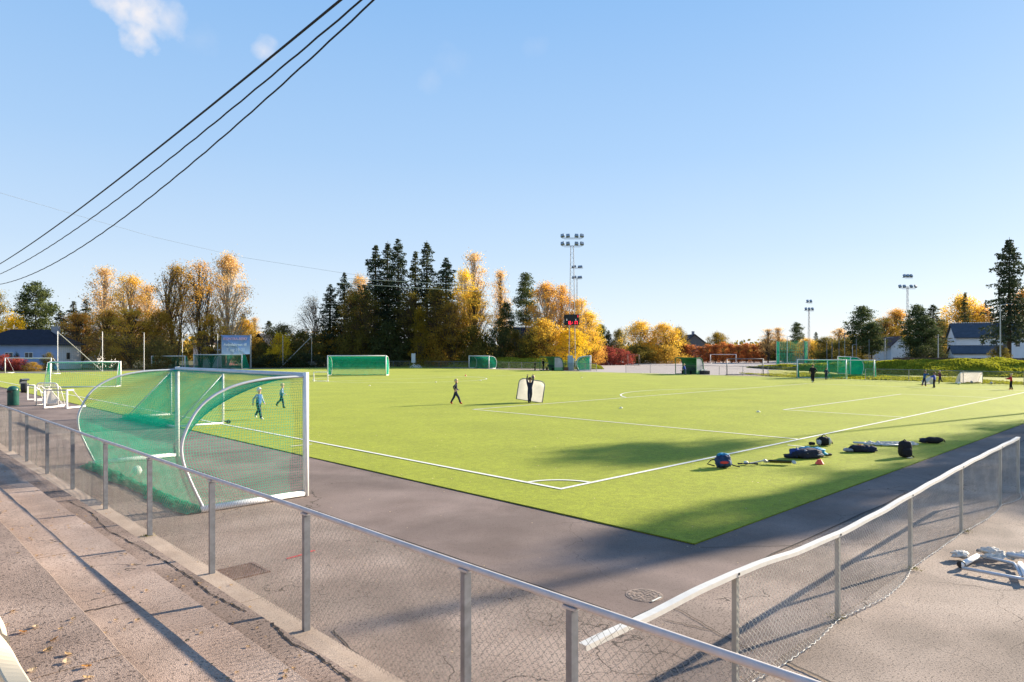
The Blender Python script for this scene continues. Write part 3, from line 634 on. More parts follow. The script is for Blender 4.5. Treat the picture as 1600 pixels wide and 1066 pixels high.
# ---------------------------------------------------------------- shelters, masts, scoreboard, banner, net poles
M_green = mat('shelter_green', (.02, .17, .055), rough=.5, var=.12, scale=2)
M_greenl = mat('shelter_end_green', (.16, .34, .16), rough=.5, var=.1, scale=2)
M_plexi = mat('cloudy_plexiglass', (.34, .36, .37), rough=.3, var=.2, scale=1.2)
def shelter(A, B, label):
    A, rz_, w = frame_of(A, B); root = empty('team_shelter', A, rz_, label=label, cat='dugout'); d, h = 1.7, 2.15
    prof = [(0, 0), (0, h), (.9, h), (1.35, h*.9), (1.62, h*.68), (d, h*.4), (d, 0)]
    for x in (0, w):
        P = [(x, y, z) for y, z in prof[:6]] + [(x, d, 0.02)]
        MB().tube(P + [(x, 0, .03)], .05, 6, closed=True).build('end_frame', M_green, root)
    b = MB(); b.prism([(.1, .1), (.1, h*.25), (1.5, h*.25), (1.6, .1)], 0, .03, M=Matrix.Translation((w - .0, 0, 0)) @ Matrix.Rotation(R(90), 4, 'Z')); b.build('end_panel', M_greenl, root)
    b = MB(); b.prism([(.08, h*.25), (.08, h*.95), (.9, h*.95), (1.3, h*.85), (1.55, h*.62), (1.62, h*.25)], 0, .02, M=Matrix.Translation((w, 0, 0)) @ Matrix.Rotation(R(90), 4, 'Z')); b.build('end_window', M_plexi, root)
    def fn(a, c):
        t = c*4; i = min(3, int(t)); f = t - i; q = [(0, h), (.9, h), (1.35, h*.9), (1.62, h*.68), (d, 0)]
        return (a*w, q[i][0]*(1 - f) + q[i + 1][0]*f, q[i][1]*(1 - f) + q[i + 1][1]*f)
    MB().grid(fn, 4, 12).build('curved_shell', M_green, root)
    MB().box(.1, w - .1, .9, 1.35, .42, .47).build('bench_seat', mat('bench_dark', (.02, .07, .05)), root)
    MB().box(.1, w - .1, 1.36, 1.4, .55, .9).build('bench_back', mat('bench_dark', (.02, .07, .05)), root)
    for x in (.3, w/2, w - .3): MB().box(x - .03, x + .03, 1.0, 1.3, 0, .42).build('bench_leg', M_black, root)
    MB().box(0, w, -.04, .04, h - .08, h + .04).build('front_beam', M_green, root)
    return root
shelter(U(843.5, 109), U(866, 105.5), 'dark green curved team shelter left of the scoreboard with a person standing inside')
shelter(U(1055.5, 90.5), U(1088, 88.2), 'dark green curved team shelter on the edge of the gravel court')
cb = empty('crate', U(1099, 89), CAMR, label='low black crate of white bottles right of the gravel court shelter', cat='crate')
MB().box(-.75, .75, -.3, .3, 0, .48).build('box', M_black, cb)
for i in range(5): MB().lathe([(.07, .48), (.07, .66), (.03, .74)], 8, Matrix.Translation((-.5 + i*.22, 0, 0))).build('bottle', M_white, cb)
def lattice(root, p, w0, w1, H, m, r=.035, n=26, name='lattice_pole'):
    b = MB()
    cs = [(-1, -1), (1, -1), (1, 1), (-1, 1)]
    def c(k, t): w = w0 + (w1 - w0)*t; return Vector((cs[k % 4][0]*w/2 + p[0], cs[k % 4][1]*w/2 + p[1], p[2] + H*t))
    for k in range(4): b.tube([c(k, 0), c(k, 1)], r, 4)
    for i in range(n):
        for k in range(4): b.tube([c(k + (i & 1), i/n), c(k + 1 - (i & 1), (i + 1)/n)], r*.4, 3)
    return b.build(name, m, root)
def flood_mast(u, Y, vt, label, rows, w=.9, lw=.62, base=1.1):
    p = U(u, Y); H = ZV(vt, Y); root = empty('floodlight_mast', p, CAMR, label=label, cat='floodlight mast'); lattice(root, (0, 0, 0), base, w*.55, H, M_galv_d, r=.032)
    for (dz, half, n) in rows:
        z = H + dz; MB().box(-half, half, -.05, .05, z - .05, z + .05).build('crossarm', M_galv_d, root)
        MB().box(-half*.8, half*.8, -.5, -.45, z - .3, z - .26).build('walkway', M_galv, root)
        for i in range(n):
            x = -half + 2*half*(i + .5)/n if n > 1 else 0
            if n == 4: x = (-half*.95, -half*.42, half*.42, half*.95)[i]
            t = Matrix.Translation((x, -.1, z + .42)) @ Matrix.Rotation(R(-34), 4, 'X') @ Matrix.Rotation(R(-18 + 12*i), 4, 'Z')
            l = MB().prism([(-lw/2, -.28), (lw/2, -.28), (lw*.42, .28), (-lw*.42, .28)], -.14, .2, M=t).build('floodlight', mat('lamp_housing', (.20, .24, .25), rough=.5, metal=.3), root)
            MB().prism([(-lw*.42, -.23), (lw*.42, -.23), (lw*.36, .23), (-lw*.36, .23)], -.165, -.142, M=t).build('lens', M_galv, l)
    return root
flood_mast(894, 118, 385, 'tall lattice floodlight mast with eight lamps behind the scoreboard', [(0, 1.75, 4), (1.35, 1.75, 4)], lw=.66, base=1.15, w=.9)
flood_mast(1264, 168, 482, 'faint far floodlight mast left of the dark pines', [(-.6, 1.2, 3), (1.3, .8, 2)], w=.4, lw=.55, base=.5)
flood_mast(1418, 150, 448, 'far floodlight mast rising beside the white house with the brown roof', [(-.4, 1.8, 4), (1.9, 1.1, 3)], w=.5, lw=.6, base=.55)
flood_mast(901.5, 190, 436, 'slim far floodlight mast seen just right of the tall eight lamp mast', [(0, 1.5, 2), (2.9, 1.7, 2)], w=.5, lw=1.3, base=.6)
# scoreboard hangs on the front of the tall mast
Yb = 116.4; sbz0, sbz1 = ZV(508, Yb), ZV(492.5, Yb)
sb_ = empty('scoreboard', U(893, Yb, sbz0), CAMR, label='black electronic scoreboard with red digits fixed to the tall floodlight mast', cat='scoreboard')
hw = 1.26; hh = sbz1 - sbz0
MB().box(-hw, hw, 0, .25, 0, hh).build('housing', M_black, sb_)
b = MB(); b.box(-hw - .05, hw + .05, -.02, .27, -.05, -.001); b.box(-hw - .05, hw + .05, -.02, .27, hh + .001, hh + .05); b.build('frame', mat('maroon_edge', (.05, .012, .015)), sb_)
def text(s, size, M4, m, name, parent, ext=.01):
    c = bpy.data.curves.new('t', 'FONT'); c.body = s; c.size = size; c.align_x = 'CENTER'; c.align_y = 'CENTER'; c.extrude = ext; c.resolution_u = 3; c.offset = size*.035
    o = bpy.data.objects.new('t', c); COL.objects.link(o); bpy.context.view_layer.update()
    me = bpy.data.meshes.new_from_object(o.evaluated_get(bpy.context.evaluated_depsgraph_get())); bpy.data.objects.remove(o)
    me.materials.clear(); me.materials.append(m); me.transform(M4)
    n = bpy.data.objects.new(name, me); COL.objects.link(n); n.parent = parent; return n
def seg7(s, size, x, z, m, name, root):
    Sg = {'0': 'abcdef', '1': 'bc', '6': 'acdefg', '7': 'abc', '2': 'abged', '3': 'abgcd', '8': 'abcdefg'}
    for i, ch in enumerate(s):
        x0 = x + i*size*.68; t = size*.13; w = size*.5; b = MB(); B_ = lambda a, c, d, e: b.box(x0 + a, x0 + c, -.03, -.004, z + d, z + e)
        if ch == ':':
            B_(w*.4, w*.4 + t, size*.25, size*.4); B_(w*.4, w*.4 + t, size*.62, size*.77)
        else:
            for k in Sg[ch]:
                if k == 'a': B_(t, w - t, size - t, size)
                if k == 'd': B_(t, w - t, 0, t)
                if k == 'g': B_(t, w - t, size/2 - t/2, size/2 + t/2)
                if k == 'b': B_(w - t, w, size/2 + t/2, size)
                if k == 'c': B_(w - t, w, 0, size/2 - t/2)
                if k == 'e': B_(0, t, 0, size/2 - t/2)
                if k == 'f': B_(0, t, size/2 + t/2, size)
        b.build(name, m, root)
M_led = mat('red_led', (1.0, .02, .05), emit=1.4, var=0)
seg7('16:17', .52, -.68, .07, M_led, 'digit', sb_); seg7('1', .34, .93, hh - .45, M_led, 'digit', sb_)
seg7('0', .26, -.86, .68, mat('white_led', (.75, .7, .72), var=0, emit=.3), 'digit', sb_); seg7('0', .26, .66, .68, MATS['white_led'], 'digit', sb_)
# cabinets at the mast's foot, pale board by the spruces, floodlight clutter
ca = empty('utility_cabinet', U(891, 109.5), CAMR, label='tall grey utility cabinet at the foot of the scoreboard mast', cat='cabinet')
MB().box(-.38, .38, -.3, .3, .0, 2.35).build('cabinet_body', mat('cabinet_grey', (.42, .46, .52), var=.05), ca); MB().box(-.36, .36, -.32, -.302, .75, 2.3).build('door', mat('cabinet_grey2', (.40, .45, .52), var=.05), ca); MB().box(.40, .62, -.2, .3, .0, 1.9).build('side_cabinet', M_white, ca)
b = MB(); b.box(-.38, .38, -.3, .3, 0, .5); tag(b.build('bench_box', mat('brown_box', (.20, .09, .05), var=.2)), 'low brown box between the shelter and the grey cabinet', 'box').matrix_world = T(U(884, 109), CAMR)
bd = empty('notice_board', U(646, 126), CAMR, label='narrow pale upright board standing on a pole before the dark spruces', cat='board')
MB().box(-.36, .36, -.05, .05, .95, 2.65).build('panel', mat('pale_board', (.55, .58, .62), var=.04), bd); MB().box(-.05, .05, .055, .12, 0, 2.6).build('post', M_galv, bd)
hp = empty('folded_goals', U(649, 124), CAMR, label='heap of small folded white goal frames under the pale upright board', cat='goal heap')
for i in range(5): MB().tube([(-1 + i*.4, .1*i, .05), (-.5 + i*.3, .1*i, .55 + .1*(i % 2)), (.1 + i*.25, .1*i, .05)], .05, 5).build('folded_frame', M_white, hp)
# tall poles of the ball stop netting, left
pl = empty('ball_stop_net', U(90, 100), 0, label='row of tall slim poles with a dark ball stop net behind the left goals', cat='ball stop net')
PO = [(90, 518, 96), (160, 519, 103), (225, 520.5, 110), (285, 521, 117), (340, 522, 120), (392.5, 523, 123), (442, 524, 127), (487, 525.5, 130)]
o0 = U(90, 100)
for i, (u, vt, Y) in enumerate(PO):
    p = U(u, Y) - o0; H = ZV(vt, Y); MB().tube([p, p + Vector((0, 0, H))], .055, 6).build('pole', M_galv, pl)
for (i, j, s) in ((0, 1, .92), (7, 6, .9)):
    p = U(PO[i][0], PO[i][2]) - o0; q = U(PO[j][0] + (-4 if i else 0), PO[j][2]) - o0; MB().tube([p + Vector((0, 0, ZV(PO[i][1], PO[i][2])*.98)), q], .05, 5).build('brace', M_galv, pl)
for i in (1, 3, 5, 6, 7):
    u, vt, Y = PO[i]; p = U(u, Y) - o0; q = U(u - 12, Y + 2.5) - o0; MB().tube([p + Vector((0, 0, ZV(vt, Y)*.7)), q], .03, 4).build('brace', M_galv_d, pl)
S = []
for i in range(len(PO) - 1):
    a = np.array(U(PO[i][0], PO[i][2]) - o0); c = np.array(U(PO[i + 1][0], PO[i + 1][2]) - o0); H = 5.6; n = int(np.linalg.norm(c - a)/.3)
    Pg = np.array([[a + (c - a)*k/n + np.array([0, 0, H*j/19]) for j in range(20)] for k in range(n + 1)]); S.append(net_from_grid(Pg, .010))
V, F = wires(np.concatenate(S), .0045); np_mesh('net', V, F, mat('dark_net', (.05, .055, .03)), pl, kind='stuff')
# banner between two of the poles
Yn = 121.5; bz0, bz1 = ZV(554, Yn), ZV(524.5, Yn); bw = 44.0/FPX*Yn/2
bn = empty('banner', U(368.5, Yn, bz0), CAMR, label='creased blue and white club banner hanging between two poles behind a goal', cat='banner')
bh = bz1 - bz0
def cr(a, c):
    x = (a - .5)*2*bw; z = c*bh
    y = 2.0*(.10*math.sin(2.2*math.hypot(a - .02, (1 - c)*.6)*6)*math.exp(-abs((1 - c) - a*1.5)*6) + .09*math.exp(-((1 - c) - (1 - a)*1.6)**2*90) - .12*math.exp(-((1 - c) - a*1.15)**2*70) - .08*math.exp(-((1 - c) - a*2.3)**2*60))
    return (x, y - .0, z - .06*math.sin(a*math.pi)*(c < .02))
M_ban = bpy.data.materials.new('banner_cloth'); M_ban.use_nodes = True; t_ = M_ban.node_tree; pb = t_.nodes['Principled BSDF']; pb.inputs['Roughness'].default_value = .6
tcb = t_.nodes.new('ShaderNodeTexCoord'); sx = t_.nodes.new('ShaderNodeSeparateXYZ'); rp = t_.nodes.new('ShaderNodeValToRGB')
t_.links.new(tcb.outputs['Generated'], sx.inputs[0]); t_.links.new(sx.outputs[2], rp.inputs[0]); t_.links.new(rp.outputs[0], pb.inputs['Base Color'])
rp.color_ramp.elements[0].position = .0; rp.color_ramp.elements[0].color = (.78, .86, .95, 1); rp.color_ramp.elements[1].position = 1; rp.color_ramp.elements[1].color = (.17, .27, .56, 1)
e = rp.color_ramp.elements.new(.55); e.color = (.28, .42, .70, 1)
MB().grid(cr, 44, 30).build('cloth', M_ban, bn, smooth=True)
RX = Matrix.Rotation(R(90), 4, 'X')
text('KONTRA-SØK?', .62, Matrix.Translation((0, -.30, bh*.80)) @ RX, mat('pink_print', (.85, .55, .68), var=.15, scale=2), 'lettering', bn)
text('Anbefaltreet til', .66, Matrix.Translation((0, -.30, bh*.50)) @ RX, mat('white_print', (.95, .95, .97), var=.1, scale=2), 'lettering', bn)
text('7. og 19-21', .72, Matrix.Translation((.1, -.30, bh*.22)) @ RX, MATS['white_print'], 'lettering', bn)
for s in (-1, 1): MB().tube([(s*(bw + .05), .05, -bz0), (s*(bw + .05), .05, bh + .1)], .06, 6).build('post', M_galv, bn)
# slim lamp posts and tall net poles on the right
for (u, vt, Y, vb, arm, lab) in [(1563, 477, 92, 562, 1.1, 'tall grey lamp post in front of the long white house'), (1320, 513, 150, 560, .6, 'lamp post left of the big dark pines'), (1383, 529, 128, 560, 1.0, 'short lamp post in front of the white house with the brown roof'), (1466, 523, 118, 560, 0, 'thin grey pole left of the long white house'), (1332, 540, 140, 560, .4, 'lowest lamp post beside the netted goals'), (1230, 527, 150, 562, .5, 'lamp post above the green netted cage')]:
    p = U(u, Y); z0 = 0; H = ZV(vt, Y); r0 = empty('lamp_post', p, CAMR, label=lab, cat='lamp post'); MB().tube([(0, 0, 0), (0, 0, H)], [.10, .06], 7).build('pole', M_galv, r0)
    if arm:
        MB().tube([(0, 0, H), (arm, 0, H + .12)], .04, 5).build('arm', M_galv, r0); MB().box(arm - .1, arm + .55, -.12, .12, H + .05, H + .17).build('lamp_head', M_galv_d, r0)
cage = empty('netted_cage', U(1245, 150), 0, label='tall green net cage on slim poles at the right end of the gravel court', cat='net cage'); o0 = U(1245, 150); S = []
CP = [U(1213, 150), U(1256, 140), U(1262, 156), U(1218, 166)]
for i in range(4):
    a = CP[i] - o0; c = CP[(i + 1) % 4] - o0; MB().tube([a, a + Vector((0, 0, 5.4))], .06, 5).build('pole', M_galv_d, cage); n = 16; Pg = np.array([[np.array(a.lerp(c, k/n)) + np.array([0, 0, 5.2*j/16]) for j in range(17)] for k in range(n + 1)]); S.append(net_from_grid(Pg, .02))
for u in (1276, 1292, 1303, 1312, 1338, 1358, 1375, 1440):
    pass
V, F = wires(np.concatenate(S), .025); np_mesh('net', V, F, M_net, cage, kind='stuff')
tp = [(1292, 536), (1300, 533), (1311, 531), (1338, 530), (1358, 531), (1441, 521)]
for i, (u, vt) in enumerate(tp):
    H = ZV(vt, 138); o = MB().tube([(0, 0, 0), (0, 0, H)], .06, 6).build('net_pole', M_galv_d); o.location = U(u, 138); tag(o, ['slim net pole at the left end of the row before the pines', 'second slim net pole from the left in the row before the pines', 'slim net pole just left of the tall lamp post before the pines', 'slim net pole between the lamp post and the darkest pine', 'slim net pole in front of the darkest pine', 'slim net pole standing right of the white house with brown roof'][i], 'pole', 'slim net poles before the pines')

# ---------------------------------------------------------------- power cables overhead
M_cab = mat('cable_black', (.012, .012, .014), rough=.6, var=0)
def cable(pts, r, label, ripple=0, m=None, name='power_cable', group='thick overhead cables'):
    P = [Vector(p) for p in pts]; L = []; 
    for i in range(len(P) - 1):
        n = max(2, int((P[i + 1] - P[i]).length/.35)) if ripple else 30
        for j in range(n):
            q = P[i].lerp(P[i + 1], j/n); 
            L.append(q)
    L.append(P[-1]); out_ = []
    s = 0
    for i, q in enumerate(L):
        if i: s += (q - L[i - 1]).length
        out_.append(q + Vector((math.cos(s*5)*ripple, 0, math.sin(s*5)*ripple)))
    b = MB(); b.tube(out_, r, 6); return tag(b.build(name, m or M_cab, smooth=True), label, 'cable', group)
def cab3(pix, Y0, Y1, r, label, ripple):
    """catenary-like arc through three photo points, at increasing distance"""
    (ua, va), (um, vm), (ub, vb) = pix
    def pt(u, v, Y): return U(u, Y, ZV(v, Y))
    fr = (um - ua)/(ub - ua); Ym = 1/((1 - fr)/Y0 + fr/Y1)
    A, M_, B = pt(ua, va, Y0), pt(um, vm, Ym), pt(ub, vb, Y1)
    q = []
    lam = (M_ - A).length/((M_ - A).length + (B - M_).length)
    for i in range(-8, 29):
        t = i/20; l0 = (t - lam)*(t - 1)/(lam); l1 = t*(t - 1)/(lam*(lam - 1)); l2 = t*(t - lam)/(1 - lam)
        q.append(A*l0 + M_*l1 + B*l2)
    return cable(q, r, label, ripple)
cab3([(533, 0), (280, 206), (0, 413)], 10.2, 36, .021, 'uppermost and thickest of the three black cables crossing the sky', 0)
cab3([(566, 0), (330, 197), (0, 429)], 10.6, 36, .0165, 'middle one of the three black twisted cables crossing the sky', .0045)
cab3([(585, 0), (340, 222), (0, 445)], 10.9, 36, .0165, 'lowest of the three black twisted cables crossing the sky', .0045)
M_thin = mat('thin_wire', (.16, .19, .24), var=0)
cable([U(u, Y, ZV(v, Y)) for u, v, Y in [(-60, 285, 60), (0, 302, 63), (120, 337, 70), (240, 371, 78), (380, 403, 88), (540, 428, 96), (640, 440, 100)]], .014, 'thin grey wire descending from the left edge of the sky to the spruces', 0, M_thin, 'overhead_wire', 'thin distant wires')
for i, (v0, v1) in enumerate([(437, 445.5), (445, 454.5)]):
    cable([U(u, 108, ZV(v0 + (v1 - v0)*(u - 560)/160, 108)) for u in (530, 600, 660, 745)], .035, ['upper pale wire passing in front of the tall spruces', 'lower pale wire passing in front of the tall spruces'][i], 0, mat('pale_wire', (.6, .6, .58), var=0), 'overhead_wire', 'thin distant wires')

# ---------------------------------------------------------------- houses
def gable_house(name, u0, u1, Y, v_base, v_eave, v_ridge, depth, rot, label, wall, roof, wins=(), ridge='x', over=.5, chim=None, snow=False, hip=False, gable_col=None, tiles=False):
    p0, p1 = U(u0, Y), U(u1, Y); w = (u1 - u0)/FPX*Y; zb = max(-.0, ZV(v_base, Y)); he = ZV(v_eave, Y) - zb; hr = ZV(v_ridge, Y) - zb
    root = empty('house', Vector((p0.x, p0.y, zb)), CAMR + R(rot), label=label, cat='house')
    b = MB()
    if ridge == 'x': b.prism([(0, -3), (0, he), (depth/2, hr - .1), (depth, he), (depth, -3)], 0, -w, M=Matrix.Rotation(R(90), 4, 'Z')) if not hip else b.box(0, w, 0, depth, -3, he)
    else: b.prism([(0, -3), (0, he), (w/2, hr - .1), (w, he), (w, -3)], 0, depth)
    b.build('wall', wall, root); o = over; t = .18
    rb = MB()
    if hip:
        c = w*.26; q = [(-o, -o, he), (w + o, -o, he), (w + o, depth + o, he), (-o, depth + o, he), (c, depth/2, hr), (w - c, depth/2, hr)]
        rb.add(q, [(0, 1, 5, 4), (1, 2, 5), (2, 3, 4, 5), (3, 0, 4), (3, 2, 1, 0)])
    elif ridge == 'x':
        sl = (hr - he)/(depth/2)
        for s in (0, 1):
            y0, y1 = (-o, depth/2) if not s else (depth + o, depth/2); z0 = he - sl*o
            rb.add([(-o, y0, z0), (w + o, y0, z0), (w + o, y1, hr), (-o, y1, hr), (-o, y0, z0 + t), (w + o, y0, z0 + t), (w + o, y1, hr + t), (-o, y1, hr + t)], [(0, 1, 2, 3), (4, 7, 6, 5), (0, 4, 5, 1), (1, 5, 6, 2), (0, 3, 7, 4)])
    else:
        sl = (hr - he)/(w/2)
        for s in (0, 1):
            x0, x1 = (-o, w/2) if not s else (w + o, w/2); z0 = he - sl*o
            rb.add([(x0, -o, z0), (x0, depth + o, z0), (x1, depth + o, hr), (x1, -o, hr), (x0, -o, z0 + t), (x0, depth + o, z0 + t), (x1, depth + o, hr + t), (x1, -o, hr + t)], [(0, 1, 2, 3), (4, 7, 6, 5), (0, 4, 5, 1), (3, 2, 6, 7), (0, 3, 7, 4)])
    ro = rb.build('roof', roof, root)
    if snow:
        n = int(w/.45)
        for i in range(n): MB().box(i*.45, i*.45 + .22, depth/2 - .12, depth/2 + .12, hr + t + .002, hr + t + .16).build('ridge_tile', M_white, ro)
    if chim:
        cx_, cy_, cw, ch_ = chim; MB().box(cx_ - cw/2, cx_ + cw/2, cy_ - .3, cy_ + .3, he, hr + ch_).build('chimney', mat('chimney_grey', (.30, .30, .33), var=.1), ro)
    for (x, z, ww, wh, two) in wins:
        f = MB().box(x - .08, x + ww + .08, -.06, -.004, z - .08, z + wh + .08).build('window', M_white, root)
        n = 2 if two else 1
        for i in range(n):
            xa = x + ww*i/n + (.05 if i else 0); xb = x + ww*(i + 1)/n - (.05 if i < n - 1 else 0); MB().box(xa, xb, -.075, -.062, z, z + wh).build('pane', M_glass, f)
    return root, w
M_bluew = mat('blue_clapboard', (.30, .40, .60), var=.05, scale=1, rough=.7)
M_dkroof = mat('black_roof', (.016, .017, .028), var=.25, scale=2, rough=.8)
M_bwroof = mat('brown_roof', (.09, .055, .05), var=.2, scale=2, rough=.8)
M_slate = mat('slate_roof', (.050, .058, .074), var=.2, scale=1.5, rough=.6)
M_wall = mat('white_clapboard', (.80, .79, .80), var=.04, scale=1)
M_cream = mat('cream_gable', (.55, .47, .38), var=.05, scale=1)
h1, w1 = gable_house('house', -40, 89, 116, 575, 539.5, 514.5, 6.5, 0, 'pale blue house with black hipped roof behind the red bushes', M_bluew, M_dkroof, [((u_ + 40)/FPX*116, 1.55, 1.25, .95, True) for u_ in (8.5, 39.5)], hip=True, over=.7, chim=(11.5, 3.4, 1.2, .55))
MB().box(w1 + .004, w1 + .05, .05, 6.4, -.3, 3.55).build('side_wall', M_wall, h1)
f = MB().box(w1 + .06, w1 + .12, 2.2, 3.3, 1.3, 2.6).build('window', M_white, h1); MB().box(w1 + .13, w1 + .14, 2.3, 3.2, 1.4, 2.5).build('pane', M_glass, f)
MB().box(8.3, 8.8, 1.4, 1.8, 3.9, 5.0).build('roof_vent', M_galv, h1)
gable_house('house', 128, 152, 128, 572, 553, 546, 6, 0, 'small whitewashed outbuilding half hidden under the russet trees', M_wall, M_bwroof, ridge='x')
gable_house('house', 302, 322, 146, 572, 539, 537, 5, 0, 'flat roofed white house behind the sparse tall trees', M_wall, M_bwroof, [(1.5, 2.6, .6, .8, False)], over=.4)
gable_house('house', 312, 332, 131, 572, 549, 545.5, 4, 0, 'little white garden shed with a low gable left of the banner', M_wall, M_galv, ridge='y', over=.3)
gable_house('house', 322, 352, 150, 572, 548, 533, 7, 0, 'dark red walled house just left of the banner', mat('dark_red_wall', (.13, .05, .05)), M_bwroof)
gable_house('house', 383, 428, 142, 572, 552, 523, 8, 0, 'house with a dark gabled roof to the right of the banner', mat('dark_wall', (.06, .05, .05)), M_dkroof, ridge='y', over=.6)
gable_house('house', 782, 850, 190, 572, 540, 512, 8, 0, 'dark roofed house barely visible behind the pines left of the golden birches', mat('dark_wall', (.06, .05, .05)), M_dkroof)
gable_house('house', 1063, 1108, 215, 572, 541, 523.5, 10, 0, 'house with a pointed dark roof and slim chimney rising above the russet hedge', mat('grey_wall', (.12, .12, .12)), M_dkroof, ridge='y', over=.5, chim=(4.5, 2, .75, 1.1))
gable_house('house', 1372, 1418, 165, 570, 541, 527.5, 9, 0, 'white house with brown roof between the dark pines and the gold birches', M_wall, M_bwroof, [(2.0, 2.2, .6, 1.1, False), (3.9, 2.2, .6, 1.1, False)], ridge='x', over=.8)
gable_house('house', 1392, 1422, 163, 570, 541, 527, 7, 0, 'white gable end in front of the brown roofed house', M_wall, M_bwroof, ridge='y', over=.5)
gable_house('house', 1494, 1690, 150, 566, 527.5, 506, 9, -22, 'long white house with slate blue roof and a row of small windows on the right', M_wall, M_slate, [(x, 3.3, .75, .95, False) for x in (4.6, 6.5, 8.6, 10.8, 15.5)], snow=True, over=.4)
gable_house('house', 1490, 1560, 132, 566, 553, 541.5, 5, -22, 'low garage with slate roof in front of the long white house', M_wall, M_slate, snow=True, over=.3)
gable_house('house', 1260, 1268, 190, 570, 548, 541, 7, 0, 'small pale blue gable seen through the nets left of the pines', mat('ice_wall', (.45, .52, .6)), M_galv, ridge='y')
gable_house('house', 1268, 1279, 188, 570, 550, 543, 7, 0, 'narrow tan house beside the pale blue gable', mat('tan_wall', (.35, .27, .2)), M_bwroof, ridge='y')
gable_house('house', 1236, 1256, 200, 570, 551, 546, 7, 0, 'low brick house seen through the green net cage', mat('brick_wall', (.22, .12, .09)), M_dkroof)
# brown board fence in front of the houses on the right and a parked car roof
bf = empty('board_fence', U(1395, 112), 0, label='weathered brown board fence running in front of the houses on the right', cat='fence'); o0 = U(1395, 112); a = Vector((0, 0, 0)); c = U(1700, 98) - o0; L = (c - a).length; n = 240; M_board = mat('old_boards', (.085, .055, .042), var=.3, scale=3)
d = (c - a).normalized(); nr = Vector((-d.y, d.x, 0)); bm0 = None
for i in range(n):
    p = a + d*(L*i/n); hh_ = 2.0 + .05*noise.noise(Vector((i*.7, 0, 0)))
    if bm0 is None:
        b = MB(); w = L/n*.94; q = [Vector((0, 0, 0)), d*w, d*w + nr*.03, nr*.03]; b.add([*[x for x in q], *[x + Vector((0, 0, 2.0)) for x in q]], [(0, 1, 2, 3), (4, 7, 6, 5), (0, 4, 5, 1), (1, 5, 6, 2), (2, 6, 7, 3), (3, 7, 4, 0)]); o = b.build('board', M_board, bf); bm0 = o.data
    else: o = bpy.data.objects.new('board', bm0); COL.objects.link(o); o.parent = bf
    o.location = p + Vector((0, 0, rr.uniform(-.04, .04)))
car = empty('parked_car', U(1483, 104), CAMR, label='silver car parked behind the grass bank with only its roof showing', cat='car')
prof = [(0, .35), (.05, .85), (1.0, 1.0), (1.6, 1.45), (3.2, 1.48), (4.1, 1.0), (4.4, .9), (4.4, .35)]
MB().prism(prof, -.85, .85).build('body', mat('car_silver', (.5, .54, .58), rough=.3, metal=.4, var=.02), car)
for s in (-1, 1): MB().prism([(1.15, 1.02), (1.68, 1.38), (3.1, 1.4), (3.8, 1.02)], s*.86, s*.862).build('window', M_glass, car)
for x in (.85, 3.5):
    for s in (-1, 1):
        MB().lathe([(.31, -.1), (.31, .1)], 14, Matrix.Translation((x, s*.78, .31)) @ Matrix.Rotation(R(90), 4, 'X')).build('wheel', M_rubber, car)

# ---------------------------------------------------------------- trees
def leaf_mat(name, c1, c2, transl=.55):
    c1 = tuple(min(.9, x*1.12) for x in c1); c2 = tuple(min(.9, x*1.12) for x in c2)
    return mat(name, c1, var=0, col2=c2, scale=.55, rough=.75, transl=transl, spec=.15, detail=5, var2=(2.2, .25))
L_gold = leaf_mat('leaf_gold', (.60, .37, .045), (.78, .52, .07)); L_yel = leaf_mat('leaf_yellow', (.70, .44, .02), (.85, .60, .04))
L_org = leaf_mat('leaf_orange', (.56, .30, .05), (.74, .43, .08)); L_pale = leaf_mat('leaf_pale_birch', (.62, .40, .15), (.78, .54, .22))
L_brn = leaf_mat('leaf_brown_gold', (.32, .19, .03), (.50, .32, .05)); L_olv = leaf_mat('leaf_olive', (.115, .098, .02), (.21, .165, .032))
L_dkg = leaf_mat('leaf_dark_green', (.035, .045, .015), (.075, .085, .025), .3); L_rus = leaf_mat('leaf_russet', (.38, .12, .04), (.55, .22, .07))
L_red = leaf_mat('leaf_red', (.34, .05, .045), (.46, .13, .08)); L_dred = leaf_mat('leaf_dark_red', (.17, .035, .03), (.32, .07, .05)); L_gry = leaf_mat('leaf_grey', (.20, .19, .15), (.30, .28, .22))
L_spr = leaf_mat('needle_spruce', (.030, .044, .024), (.068, .086, .042), .25); L_pin = leaf_mat('needle_pine', (.050, .072, .028), (.11, .13, .04), .3); L_lar = leaf_mat('needle_larch', (.20, .14, .015), (.30, .20, .02)); L_sprb = leaf_mat('needle_blue_spruce', (.045, .075, .05), (.08, .11, .065), .2)
def quads(C, size, rg, flat=None, asp=.7):
    n = len(C); a = rg.normal(size=(n, 3)); a /= np.linalg.norm(a, axis=1, keepdims=True); b = rg.normal(size=(n, 3)); b -= a*(a*b).sum(1, keepdims=True); b /= np.linalg.norm(b, axis=1, keepdims=True)
    s = size*rg.uniform(.5, 1.25, (n, 1)); A = a*s/2; B = b*s*asp/2
    V = np.stack([C - A - B*.4, C - B*.9 + A*.3, C + A + B*.3, C + B*.8 - A*.2], 1).reshape(-1, 3); return V, np.arange(n*4).reshape(-1, 4)
def mesh_of(V, F, name):
    o = np_mesh(name, V, F, M_bark); me = o.data; bpy.data.objects.remove(o); return me
